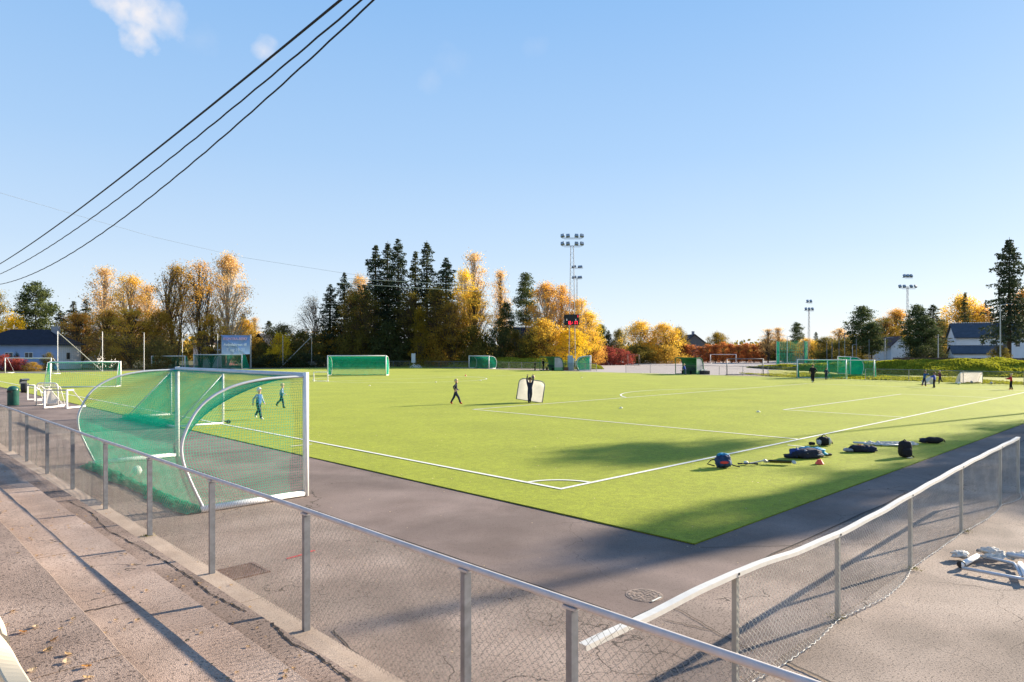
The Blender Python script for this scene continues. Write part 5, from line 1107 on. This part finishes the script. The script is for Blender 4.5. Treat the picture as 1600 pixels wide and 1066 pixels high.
ppl(440, 639, 601, -80, 'smaller blond child in a blue jacket running farther behind the net', M_blue, M_navy, M_blk, M_blond, sleeves=MATS['pale_sleeve'], Lf=(.08, 0), Rf=(-.22, .12), footR=-1.0, kneeR=.02, Lh=(.13, .16, .58), Rh=(-.12, -.08, .55), lean=.03)
ppl(712, 632.5, 594, -85, 'blond child in dark blue clothes and red shoes striding across the pitch', M_navy, M_navy, M_reds, M_blond, Lf=(.19, .0), Rf=(-.20, .02), footR=-.5, Lh=(.10, -.06, .60), Rh=(-.10, .10, .58), lean=.02)
_, Yc, Hc = ppl(828, 631, 591.5, -165, 'child in dark sportswear holding a small goal above the head', M_navy, M_navy, M_blk, M_brown, Lf=(.02, 0), Rf=(-.16, .06), footR=-.9, Lh=(.11, .03, 1.12), Rh=(-.13, .03, 1.13), lean=.01)
pc = U(808, Yc - .05); mini_goal('mini_goal', T(U(807, Yc + .28, ZV(624.5, Yc)), CAMR + R(3), R(-7), R(9)), 1.5, 1.22, .35, 'small goal with dark frame and cream net held up tilted by the child', rounded=.28, pm=mat('dark_frame', (.20, .21, .23)), tr=.024)
for p in ((826, 588),): 
    bl_ = MB().ball((0, 0, 0), .11, 12).build('ball', mat('tan_ball', (.5, .38, .28), var=.25, scale=14), smooth=True); bl_.location = U(833, Yc + .2, ZV(590, Yc)); tag(bl_, 'tan ball caught in the top of the carried goal above the child', 'ball')
ppl(1270, 599, 571, 0, 'man in a black jacket and black trousers walking away before the goals', M_blk, M_blk, M_whs, M_brown, Lf=(.05, 0), Rf=(-.08, .03), footR=-.6, Lh=(.14, .04, .56), Rh=(-.15, .03, .57), kid=False, thick=1.2)
ppl(1291, 594.5, 576, -20, 'child in dark clothes standing in the mouth of the front goal of the cluster', M_navy, M_navy, M_blk, M_brown, Lh=(.1, .05, .55), Rh=(-.1, .04, .55), Lf=(.04, 0), Rf=(-.05, 0))
ppl(836, 579.5, 565.5, 90, 'person standing in the open left of the dark shelter', M_blk, M_blk, M_blk, M_brown, kid=False, Lh=(.1, .1, .55), Rh=(-.1, .03, .52), Lf=(.03, 0), Rf=(-.05, 0))
ppl(849, 579.5, 561.5, 60, 'person with a white bib standing inside the left shelter', M_blk, M_blk, M_whs, M_brown, kid=False, Lh=(.1, .08, .58), Rh=(-.1, .03, .52), Lf=(.08, 0), Rf=(-.08, 0), lean=.04)
ppl(1071, 587, 569.5, 70, 'blond child in blue bending before the gravel court shelter', M_roy, M_jean, M_blk, M_blond, Lh=(.1, .18, .45), Rh=(-.1, .2, .44), Lf=(.05, 0), Rf=(-.06, 0), lean=.10)
ppl(1444, 604.5, 580.5, -90, 'child in a dark green top holding the tilted goal from the left', M_blue, M_navy, M_reds, M_brown, Lf=(.04, 0), Rf=(-.12, .02), Lh=(.08, .24, .80), Rh=(-.06, .22, .62), lean=.05)
ppl(1460, 607, 583, 40, 'child in a royal blue jacket lifting the tilted goal from the front', M_roy, M_blk, M_blk, M_brown, Lf=(.05, 0), Rf=(-.04, 0), Lh=(.12, .18, .62), Rh=(-.1, .2, .74), thick=1.15)
ppl(1469, 600.5, 580.5, 100, 'child in a maroon top bending one knee at the right of the tilted goal', mat('maroon_cloth', (.10, .03, .05), rough=.85), M_navy, M_blk, M_blond, Lf=(.04, 0), Rf=(-.16, .12), kneeR=.06, Lh=(.1, .2, .62), Rh=(-.08, .2, .7), lean=.06)
ppl(1580, 610, 585, 60, 'child in a red jacket and black trousers standing alone at the far right', M_redc, M_blk, M_reds, M_blond, Lf=(.04, 0), Rf=(-.06, 0), Lh=(.07, .26, .70), Rh=(-.08, .22, .66))
mini_goal('mini_goal', T(U(1449.5, 61.2, .25), CAMR + R(52), R(20), R(58)), 1.7, 1.15, .5, 'mini goal tipped on one corner and carried between three children', rounded=.2)

# ---------------------------------------------------------------- bins, balls, cones, bags, scooter, chair, leaves
M_bin = mat('bin_green', (.012, .07, .055), rough=.35, var=.15, scale=3, coat=.3)
bn_ = empty('waste_bin', G(20.5, 634), CAMR, label='dark green cylindrical waste bin with domed lid on the left asphalt', cat='waste bin')
MB().lathe([(.26, 0), (.27, .04), (.27, .80), (.275, .83)], 28).build('bin_body', M_bin, bn_, smooth=True)
MB().lathe([(.285, .825), (.285, .87), (.24, .96), (.15, 1.03), (.05, 1.06)], 28).build('lid', M_bin, bn_, smooth=True)
MB().box(-.14, .14, -.292, -.27, .72, .80).build('opening', M_black, bn_)
b2_ = empty('waste_bin', G(38.5, 614), CAMR + R(-30), label='small black open waste bin behind the green one at the turf edge', cat='waste bin')
MB().lathe([(.22, 0), (.25, .35), (.25, .62), (.245, .66)], 22).build('bin_body', mat('bin_black', (.03, .03, .034), rough=.4), b2_, smooth=True)
b = MB(); P = [(-.24, 0, .62), (-.25, 0, .85), (-.15, 0, .98), (.05, 0, 1.0), (.2, 0, .92)]; b.prism([(p[0], p[2]) for p in P] + [(.12, .86), (0, .92), (-.12, .90), (-.19, .8), (-.19, .62)], -.24, .24); b.build('hood', mat('hood_grey', (.10, .11, .13), rough=.35), b2_)
bpy.context.view_layer.update()
def ball(u, v, r, m, label, Y=None):
    p = G(u, v + 0) if Y is None else U(u, Y); o = MB().ball((0, 0, r), r, 16).build('ball', m, smooth=True); o.location = (p.x, p.y, .015); return tag(o, label, 'ball', 'loose balls')
M_ballw = mat('ball_white', (.72, .70, .66), var=.2, scale=9); M_ballb = mat('ball_patched', (.05, .05, .055), var=0, col2=(.65, .64, .6), scale=8)
ball(214, 744, .11, M_ballw, 'white football lying against the net inside the large near goal'); ball(1498.5, 602, .12, M_ballw, 'grey white ball at the left foot of the mini goal on the right'); ball(1518, 600, .12, M_ballb, 'dark patched ball lying in front of the net of the mini goal on the right'); ball(1549, 601.5, .12, M_ballb, 'dark patched ball lying between the mini goal and the child in red')
for i, (u, v, lb) in enumerate([(577.5, 603.5, 'pale dot of a marker on the turf before the full size goal'), (681, 598, 'pale marker on the near edge of the centre circle, left one'), (751, 595.5, 'pale marker on the centre circle near its right tip'), (909, 591, 'pale marker standing alone far out on the middle of the turf'), (970.5, 638.5, 'tiny pale marker below the tip of the penalty arc'), (1004, 584, 'tiny pale marker before the gravel court fence'), (1185, 644.5, 'tiny pale marker left of the goal area corner')]):
    o = MB().lathe([(.10, 0), (.09, .02), (.04, .06), (.03, .065)], 12).build('marker_disc', mat('marker_pale', (.75, .72, .5), var=.05)); o.location = G(u, v, .02); tag(o, lb, 'marker', 'pale marker discs')
M_oc = mat('cone_orange', (.75, .10, .05), rough=.45, var=.08)
o = MB().lathe([(.11, 0), (.11, .008), (.045, .115), (.038, .115)], 20).build('marker_cone', M_oc, smooth=False); o.location = G(1280.5, 725.5, .02); tag(o, 'orange red marker cone on the turf below the pile of jackets', 'cone')
o = MB().lathe([(.10, 0), (.09, .02), (.04, .2), (.02, .2)], 12).build('marker_cone', M_oc); o.location = G(727.5, 588.5, .02); tag(o, 'tiny orange cone far away at the centre circle', 'cone')
def lump(name, parent, c, r, m, seed, amp=.25, n=18, sq=.8, rot=0, k=None):
    b = MB(); vs = []; h = n//2
    for i in range(h + 1):
        ph = math.pi*i/h
        for j in range(n):
            t = 2*math.pi*j/n; f = lambda x: math.copysign(abs(x)**sq, x); d = Vector((f(math.sin(ph))*f(math.cos(t)), f(math.sin(ph))*f(math.sin(t)), -f(math.cos(ph))))
            w = 1 + amp*noise.noise(d*2.1 + Vector((seed, 0, 0))) + amp*.5*noise.noise(d*5.3 + Vector((0, seed, 0)))
            p = Vector((d.x*r[0]*w, d.y*r[1]*w, d.z*r[2]*w)); p.rotate(Matrix.Rotation(rot, 3, 'Z')); p += Vector(c); p.z = max(.004, p.z); vs.append(p)
    b.add(vs, [(i*n + j, i*n + (j + 1) % n, (i + 1)*n + (j + 1) % n, (i + 1)*n + j) for i in range(h) for j in range(n)]); return b.build(name, m, parent, smooth=True)
M_bagblue = mat('bag_blue', (.018, .045, .12), var=.35, scale=9, rough=.7, bump=.4, bscale=30); M_bagred = mat('bag_red', (.55, .05, .05)); M_teal = mat('jacket_teal', (.02, .22, .38), var=.3, scale=10, rough=.7, bump=.5, bscale=20); M_dkcl = mat('dark_cloth', (.018, .022, .04), var=.3, scale=10, rough=.8, bump=.5, bscale=20); M_gcl = mat('grey_trim', (.32, .33, .36), var=.2, scale=10)
M_bagblk = mat('bag_black', (.014, .012, .014), var=.3, scale=10, rough=.75, bump=.4, bscale=25); M_org = mat('orange_brown_cloth', (.33, .13, .05), var=.3, scale=10)
def strap(parent, pts, r=.016, m=None): MB().tube(pts, r, 5).build('strap', m or M_bagblk, parent, smooth=True)
r0 = empty('backpack', G(1130, 731, .02), CAMR, label='blue school backpack with a red pocket stripe lying left of the scooter', cat='backpack')
lump('bag_body', r0, (0, 0, .16), (.19, .15, .17), M_bagblue, 2, .32, sq=.7, n=24); lump('front_pocket', r0, (.0, -.12, .14), (.14, .06, .10), M_bagblue, 7, .3, sq=.6); lump('red_stripe', r0, (-.02, -.175, .15), (.11, .018, .035), M_bagred, 4, .1, rot=0); lump('top_flap', r0, (0, .02, .31), (.14, .1, .05), M_teal, 9, .3)
strap(r0, [(-.1, .12, .2), (-.25, .2, .15), (-.35, .16, .06), (-.2, .05, .03)]); strap(r0, [(.15, -.02, .1), (.26, -.02, .05), (.34, 0, .03), (.4, -.05, .02)])
r0 = empty('kick_scooter', G(1180, 727, .02), CAMR + R(2), label='kick scooter with black deck and pale frame lying on its side on the turf', cat='scooter')
b = MB(); b.tube([(-.42, -.05, .04), (-.05, -.10, .045)], .014, 8); b.build('handlebar', M_black, r0); MB().tube([(-.47, -.04, .04), (-.36, -.055, .042)], .02, 8).build('grip', M_rubber, r0); MB().tube([(-.08, -.095, .045), (.03, -.12, .045)], .02, 8).build('grip', M_rubber, r0)
MB().tube([(-.18, -.075, .05), (.08, .04, .07), (.33, .14, .10)], .019, 8).build('steering_tube', mat('scooter_frame', (.55, .50, .42), rough=.4, metal=.4), r0); MB().tube([(.30, .13, .1), (.36, .12, .06), (.42, .10, .07)], .03, 8).build('fork', MATS['scooter_frame'], r0)
b = MB(); b.box(0, .56, -.015, .015, -.065, .065, Matrix.Translation((.38, .10, .075)) @ Matrix.Rotation(R(-16), 4, 'Z') @ Matrix.Rotation(R(58), 4, 'X')); b.build('deck', M_black, r0)
for (x, y) in ((.33, .17), (.98, -.06)): MB().lathe([(.055, -.014), (.062, 0), (.055, .014)], 16, Matrix.Translation((x, y, .07)) @ Matrix.Rotation(R(40), 4, 'X')).build('wheel', M_whs, r0)
lump('helmet_mount', r0, (-.24, .0, .05), (.06, .05, .05), M_whs, 3, .2)
r0 = empty('jacket_pile', G(1262, 716, .02), CAMR, label='pile of dark blue and teal jackets on the turf above the orange cone', cat='clothes')
lump('dark_jacket', r0, (0, 0, .10), (.42, .17, .15), M_dkcl, 12, .45, rot=.1); lump('teal_jacket', r0, (.20, .22, .11), (.40, .11, .14), M_teal, 5, .4, rot=-.05); lump('blue_jacket', r0, (-.28, .06, .11), (.2, .15, .13), mat('jacket_blue', (.03, .06, .2), var=.3, scale=10), 6, .5); lump('grey_sleeve', r0, (-.13, -.05, .17), (.06, .13, .07), M_gcl, 8, .5, rot=.5); lump('pale_cuff', r0, (.30, -.12, .10), (.11, .02, .02), M_gcl, 9, .2, rot=.35); lump('dark_sleeve', r0, (-.5, -.02, .05), (.16, .07, .06), M_dkcl, 10, .5); lump('hood', r0, (.66, .25, .05), (.12, .05, .04), mat('olive_cloth', (.06, .06, .03)), 3, .3)
r0 = empty('sports_bag', G(1287, 696.5, .02), CAMR, label='small black bag with a white stripe standing at the goal line', cat='bag')
lump('bag_body', r0, (0, 0, .13), (.22, .15, .14), M_bagblk, 21, .2); lump('white_panel', r0, (.12, -.08, .13), (.028, .09, .12), M_whs, 3, .15, rot=.3); lump('white_panel', r0, (-.17, -.05, .10), (.06, .10, .09), M_gcl, 5, .2); lump('loose_shoe', r0, (-.36, .02, .05), (.10, .05, .05), M_bagblk, 6, .3); strap(r0, [(-.1, 0, .25), (0, .0, .33), (.1, 0, .26)]); strap(r0, [(.18, .0, .2), (.27, .05, .12), (.29, .02, .04)])
r0 = empty('clothes_pile', G(1345, 706.5, .02), CAMR, label='dark clothes pile with orange brown lining before the folded white goal', cat='clothes')
lump('dark_jacket', r0, (.0, 0, .08), (.30, .13, .12), M_dkcl, 31, .45); lump('brown_lining', r0, (-.02, .02, .15), (.10, .08, .06), M_org, 2, .5, rot=.6); lump('blue_sleeve', r0, (.25, -.03, .07), (.20, .11, .10), M_navy, 5, .4); lump('grey_scarf', r0, (-.36, -.02, .05), (.12, .09, .06), M_gcl, 8, .6); lump('dark_sleeve', r0, (-.22, .02, .06), (.2, .08, .07), M_dkcl, 9, .4)
r0 = empty('backpack', G(1414, 715, .02), CAMR, label='upright black backpack standing at the turf edge', cat='backpack')
lump('bag_body', r0, (0, .0, .225), (.165, .12, .225), M_bagblk, 41, .10, sq=.6); lump('front_pocket', r0, (0, -.11, .14), (.13, .05, .12), M_bagblk, 43, .12, sq=.6); strap(r0, [(-.05, .02, .44), (0, .02, .48), (.05, .02, .44)]); strap(r0, [(.15, .0, .08), (.2, -.03, .03), (.22, -.06, .01)]); lump('loose_strap_end', r0, (.02, -.2, .01), (.08, .03, .012), M_gcl, 4, .3)
r0 = empty('gear_bag', G(1462, 693, .02), CAMR, label='long low black bag behind the upright black backpack', cat='bag'); lump('bag_body', r0, (-.08, 0, .09), (.30, .12, .10), M_bagblk, 51, .25); strap(r0, [(.15, 0, .14), (.28, .02, .10), (.3, 0, .02)])
lump('bag_end', r0, (-.38, .02, .08), (.12, .09, .08), M_dkcl, 52, .35)
r0 = empty('folded_goal', G(1395, 697, .02), CAMR, label='collapsed white net goal with grey poles lying on the turf by the bags', cat='folded goal')
for (a, c) in (((-1.03, .42, .05), (-.3, .18, .05)), ((-1.03, .34, .04), (-.35, .06, .04)), ((-.85, .10, .04), (.1, -.20, .04)), ((.1, -.2, .05), (.8, .12, .05)), ((-.3, .20, .08), (.75, .22, .08))): MB().tube([a, c], .022, 7).build('pole', M_alu, r0, smooth=True)
b = MB(); b.grid(lambda a, c: (-.75 + 1.55*a, -.16*math.sin(a*3.1) + .38*c, .02 + .10*abs(noise.noise(Vector((a*7, c*6, 3)))) + .05*abs(math.sin(a*26 + c*4))*math.sin(math.pi*c)), 60, 14); b.build('net', M_netw, r0, smooth=True)
# goal frame lying on the asphalt, lower right
r0 = empty('folded_goal', G(1498, 893), CAMR, label='dismantled metal goal frame with torn white net lying on the asphalt at lower right', cat='folded goal')
def LP(u, v, z=.0): p = G(u, v, z) - G(1498, 893); q = Matrix.Rotation(-CAMR, 3, 'Z') @ Vector((p.x, p.y, 0)); return (q.x, q.y, z)
MB().tube([LP(1502, 883, .045), LP(1527, 870, .045)], .036, 14).build('short_bar', M_white, r0, smooth=True)
MB().lathe([(.052, 0), (.052, .03)], 14, Matrix.Translation(LP(1502, 883, .045)) @ Matrix.Rotation(R(60), 4, 'Z') @ Matrix.Rotation(R(90), 4, 'Y')).build('end_cap', M_black, r0)
MB().tube([LP(1503, 888, .04), LP(1552, 897, .04), LP(1640, 913, .04)], .022, 10).build('long_bar', M_alu, r0, smooth=True)
MB().tube([LP(1530, 869, .05), LP(1584, 881, .05), LP(1588, 885, .05), LP(1596, 901, .05)], .021, 10).build('bent_bar', M_alu, r0, smooth=True)
MB().tube([LP(1594, 881, .07), LP(1604, 903, .07)], .03, 10).build('cross_bar', M_white, r0, smooth=True); MB().tube([LP(1573, 867, .09), LP(1640, 876, .09)], .032, 10).build('thick_bar', M_alu, r0, smooth=True)
for u, v in ((1516, 891), (1537, 895), (1560, 899), (1583, 903)): MB().ball(LP(u, v, .02), .016, 6).build('net_clip', M_black, r0)
M_net2 = mat('torn_net', (.62, .57, .50), rough=.85, var=.2, scale=20, bump=.7, bscale=40)
lump('bundled_net', r0, LP(1500, 867, .06), (.11, .07, .05), M_net2, 61, .6, 26, 1.0); lump('bundled_net', r0, LP(1549, 863, .07), (.14, .07, .055), M_net2, 65, .7, 26, 1.0, rot=-.2)
b = MB(); p0, p1, p2, p3 = [Vector(LP(*q)) for q in ((1531, 868, .09), (1602, 862, .10), (1598, 874, .05), (1545, 874, .03))]
b.grid(lambda a, c: p0.lerp(p1, a).lerp(p3.lerp(p2, a), c) + Vector((0, 0, .05*noise.noise(Vector((a*9, c*5, 2))))), 30, 10).build('torn_net', M_net2, r0, smooth=True)
# bright plastic chair whose curved back edge cuts into the lower left corner
M_cream_p = mat('cream_plastic', (.56, .48, .35), rough=.6, var=.04, spec=.2)
ch = empty('plastic_chair', D(-1.62, 1.75, 1.535), CAMR, label='cream plastic garden chair cut off by the lower left corner', cat='chair')
def LC(u, v, Y): return Vector(((u - 800)/FPX*Y + 1.62, Y - 1.75, ZV(v, Y) - 1.535))
def ribbon(pl, pr, th, name):
    def sm(q):
        o_ = []
        for i in range(len(q) - 1):
            a, b1, c, d = q[max(0, i - 1)], q[i], q[i + 1], q[min(len(q) - 1, i + 2)]
            for f in (0, .2, .4, .6, .8): o_.append(.5*(2*b1 + (c - a)*f + (2*a - 5*b1 + 4*c - d)*f*f + (3*b1 - a - 3*c + d)*f**3))
        return o_ + [q[-1]]
    pl, pr = sm(pl), sm(pr)
    b = MB(); n = len(pl); vs = []
    for a, c in zip(pl, pr): vs += [a, c, c - Vector((0, 0, th)), a - Vector((0, 0, th))]
    b.add(vs, [(i*4 + j, i*4 + (j + 1) % 4, (i + 1)*4 + (j + 1) % 4, (i + 1)*4 + j) for i in range(n - 1) for j in range(4)] + [(0, 1, 2, 3), tuple((n - 1)*4 + j for j in (3, 2, 1, 0))]); o = b.build(name, M_cream_p, ch, smooth=False); m = o.modifiers.new('bev', 'BEVEL'); m.width = .006; m.segments = 2; return o
ribbon([LC(-60, 950, 2.05), LC(-25, 975, 2.0), LC(-12, 1010, 1.95), LC(-5, 1043, 1.9), LC(15, 1080, 1.85), LC(40, 1130, 1.8)], [LC(-60, 925, 2.1), LC(-5, 985, 2.03), LC(18, 1012, 1.98), LC(34, 1040, 1.92), LC(54, 1072, 1.87), LC(85, 1130, 1.8)], .03, 'armrest')
ribbon([LC(-50, 905, 2.35), LC(-14, 950, 2.3), LC(-2, 975, 2.25), LC(4, 994, 2.2)], [LC(-40, 890, 2.38), LC(0, 962, 2.32), LC(9, 980, 2.27), LC(12, 998, 2.2)], .03, 'arm_support')
b = MB(); b.box(-.55, -.05, -.35, .1, .30, .33); b.build('seat', M_cream_p, ch)
for x in (-.52, -.08):
    for y in (-.32, .07): MB().tube([(x, y, .31), (x*1.05, y*1.1, -.0)], .025, 8).build('leg', M_cream_p, ch)
b = MB(); b.box(-.56, -.04, -.42, -.38, .3, .8); b.build('backrest', M_cream_p, ch)
# fallen leaves: a curled leaf mesh copied one by one
def leaf_mesh(seed):
    r_ = random.Random(seed); b = MB(); n = 7; vs = []
    for i in range(n):
        t = i/(n - 1); w = .5*math.sin(math.pi*min(.999, t**.8))*(.9 + .3*(i % 2)) + .03
        for j in (-1, 0, 1): vs.append(((t - .5)*1.0, j*w*.7, .10*abs(j) + .22*(t - .5)**2 + r_.uniform(-.05, .05)))
    b.add(vs, [(i*3 + j, i*3 + j + 1, (i + 1)*3 + j + 1, (i + 1)*3 + j) for i in range(n - 1) for j in range(2)]); me = b.build('l', M_crack).data; o = bpy.data.objects['l']; bpy.data.objects.remove(o); return me
LM = [leaf_mesh(i) for i in range(4)]; LMT = [mat('dry_leaf_tan', (.42, .27, .13), var=.3, scale=40, transl=.25), mat('dry_leaf_orange', (.45, .20, .04), var=.3, scale=40, transl=.25), mat('dry_leaf_pale', (.55, .42, .26), var=.3, scale=40, transl=.25)]
lp = [(20, 958, 4, 'orange dry leaf near the curled chair arm, uppermost'), (55, 982, 4, 'pale curled leaf below the orange one'), (85, 1002, 4, 'pale curled leaf in the middle of the lowest visible tread'), (106, 1025, 4, 'orange leaf pair lying on the lowest visible tread'), (104, 1037, 4, 'pale orange leaf beneath the leaf pair'), (135, 1044, 4, 'amber leaf near the long crack'), (137, 1062, 4, 'pale leaf at the bottom edge of the view'), (50, 1050, 4, 'amber leaf beside the cream chair arm'), (35, 990, 4, 'small brown leaf beside the arm support'), (75, 1018, 4, 'small brown leaf left of the leaf pair')]
for i, (u, v, k, lb) in enumerate(lp):
    z = .335 + .20*k; o = bpy.data.objects.new('fallen_leaf', LM[i % 4].copy()); COL.objects.link(o); o.data.materials.clear(); o.data.materials.append(LMT[(i*2) % 3]); s = rr.uniform(.045, .065); o.scale = (s, s, s); o.location = G(u, v, z) + Vector((0, 0, .008)); o.rotation_euler = (rr.uniform(-.3, .3), rr.uniform(-.3, .3), rr.uniform(0, 6.3)); tag(o, lb, 'leaf', 'dry leaves on the steps')
V = []; F = []; r_ = random.Random(33)
for i in range(420):
    k = r_.choice([0, 1, 1, 2, 2, 3, 3, 3, 4, 4]); x = r_.uniform(step_x(k + 1) + .03, step_x(k) - .04); y = r_.uniform(-8.6, 14)**1.0; z = .335 + .20*k + .008; s = r_.uniform(.018, .045); m = LM[i % 4]; a = r_.uniform(0, 6.3); c_, s_ = math.cos(a), math.sin(a); b0 = len(V)
    for vv in m.vertices: V.append((x + s*(vv.co.x*c_ - vv.co.y*s_), y + s*(vv.co.x*s_ + vv.co.y*c_), z + s*vv.co.z))
    F += [tuple(b0 + q for q in p.vertices) for p in m.polygons]
np_mesh('leaf_litter', np.array(V), np.array(F), LMT[0], label='scattered small dry birch leaves on the concrete steps', cat='leaf litter', kind='stuff')
V = []; F = []
for i in range(160):
    x = r_.uniform(-7.5, 6); y = r_.uniform(-11, 3); z = .004; s = r_.uniform(.012, .03); m = LM[i % 4]; a = r_.uniform(0, 6.3); c_, s_ = math.cos(a), math.sin(a); b0 = len(V)
    for vv in m.vertices: V.append((x + s*(vv.co.x*c_ - vv.co.y*s_), y + s*(vv.co.x*s_ + vv.co.y*c_), z + s*vv.co.z))
    F += [tuple(b0 + q for q in p.vertices) for p in m.polygons]
np_mesh('leaf_litter', np.array(V), np.array(F), LMT[2], label='a few pale bits of leaf and grit scattered on the asphalt', cat='leaf litter', kind='stuff')
V = []; F = []
for i in range(900):
    if i < 450: x = -1.66 - abs(r_.gauss(0, .12)); y = r_.uniform(-4.3, 14)
    elif i < 650: x = r_.uniform(-1.6, 12); y = -4.18 - abs(r_.gauss(0, .12))
    else: x = r_.uniform(-7.6, -4.5); y = r_.uniform(-9, 6)
    s = r_.uniform(.006, .02); m = LM[i % 4]; a = r_.uniform(0, 6.3); c_, s_ = math.cos(a), math.sin(a); b0 = len(V)
    for vv in m.vertices: V.append((x + s*(vv.co.x*c_ - vv.co.y*s_), y + s*(vv.co.x*s_ + vv.co.y*c_), .0 + s*vv.co.z))
    F += [tuple(b0 + q for q in p.vertices) for p in m.polygons]
np_mesh('grit', np.array(V), np.array(F), LMT[0], label='fine grit and leaf bits gathered along the edge of the turf', cat='grit', kind='stuff')
V = []; F = []
for i in range(700):
    x = r_.uniform(-1.5, 30); y = r_.uniform(-4, 26); s = r_.uniform(.006, .022); b0 = len(V); V += [(x - s, y, .03), (x, y - s, .026), (x + s, y, .032), (x, y + s*.8, .036)]; F.append((b0, b0 + 1, b0 + 2, b0 + 3))
np_mesh('turf_crumbs', np.array(V), np.array(F), LMT[2], label='pale crumbs and leaf specks scattered over the near turf', cat='crumbs', kind='stuff')
for (u, v) in ((232, 838), (1428, 890), (1308, 966), (1508, 831)):
    p = G(u, v, .335 if u < 500 else 0); C = np.array(p) + rng.normal(size=(90, 3))*np.array([.05, .05, .006]) + np.array([0, 0, .01]); Vq, Fq = quads(C, .018, rng); np_mesh('moss_tuft', Vq, Fq, mat('moss', (.25, .22, .03), var=.3), label={232: 'yellow moss at the foot of a post on the kerb', 1428: 'yellow weeds at the foot of the third fence post on the right', 1308: 'yellow weeds at the foot of the fence post nearest the rail joint', 1508: 'yellow weeds at the foot of a farther fence post'}[u], cat='weeds', kind='stuff')
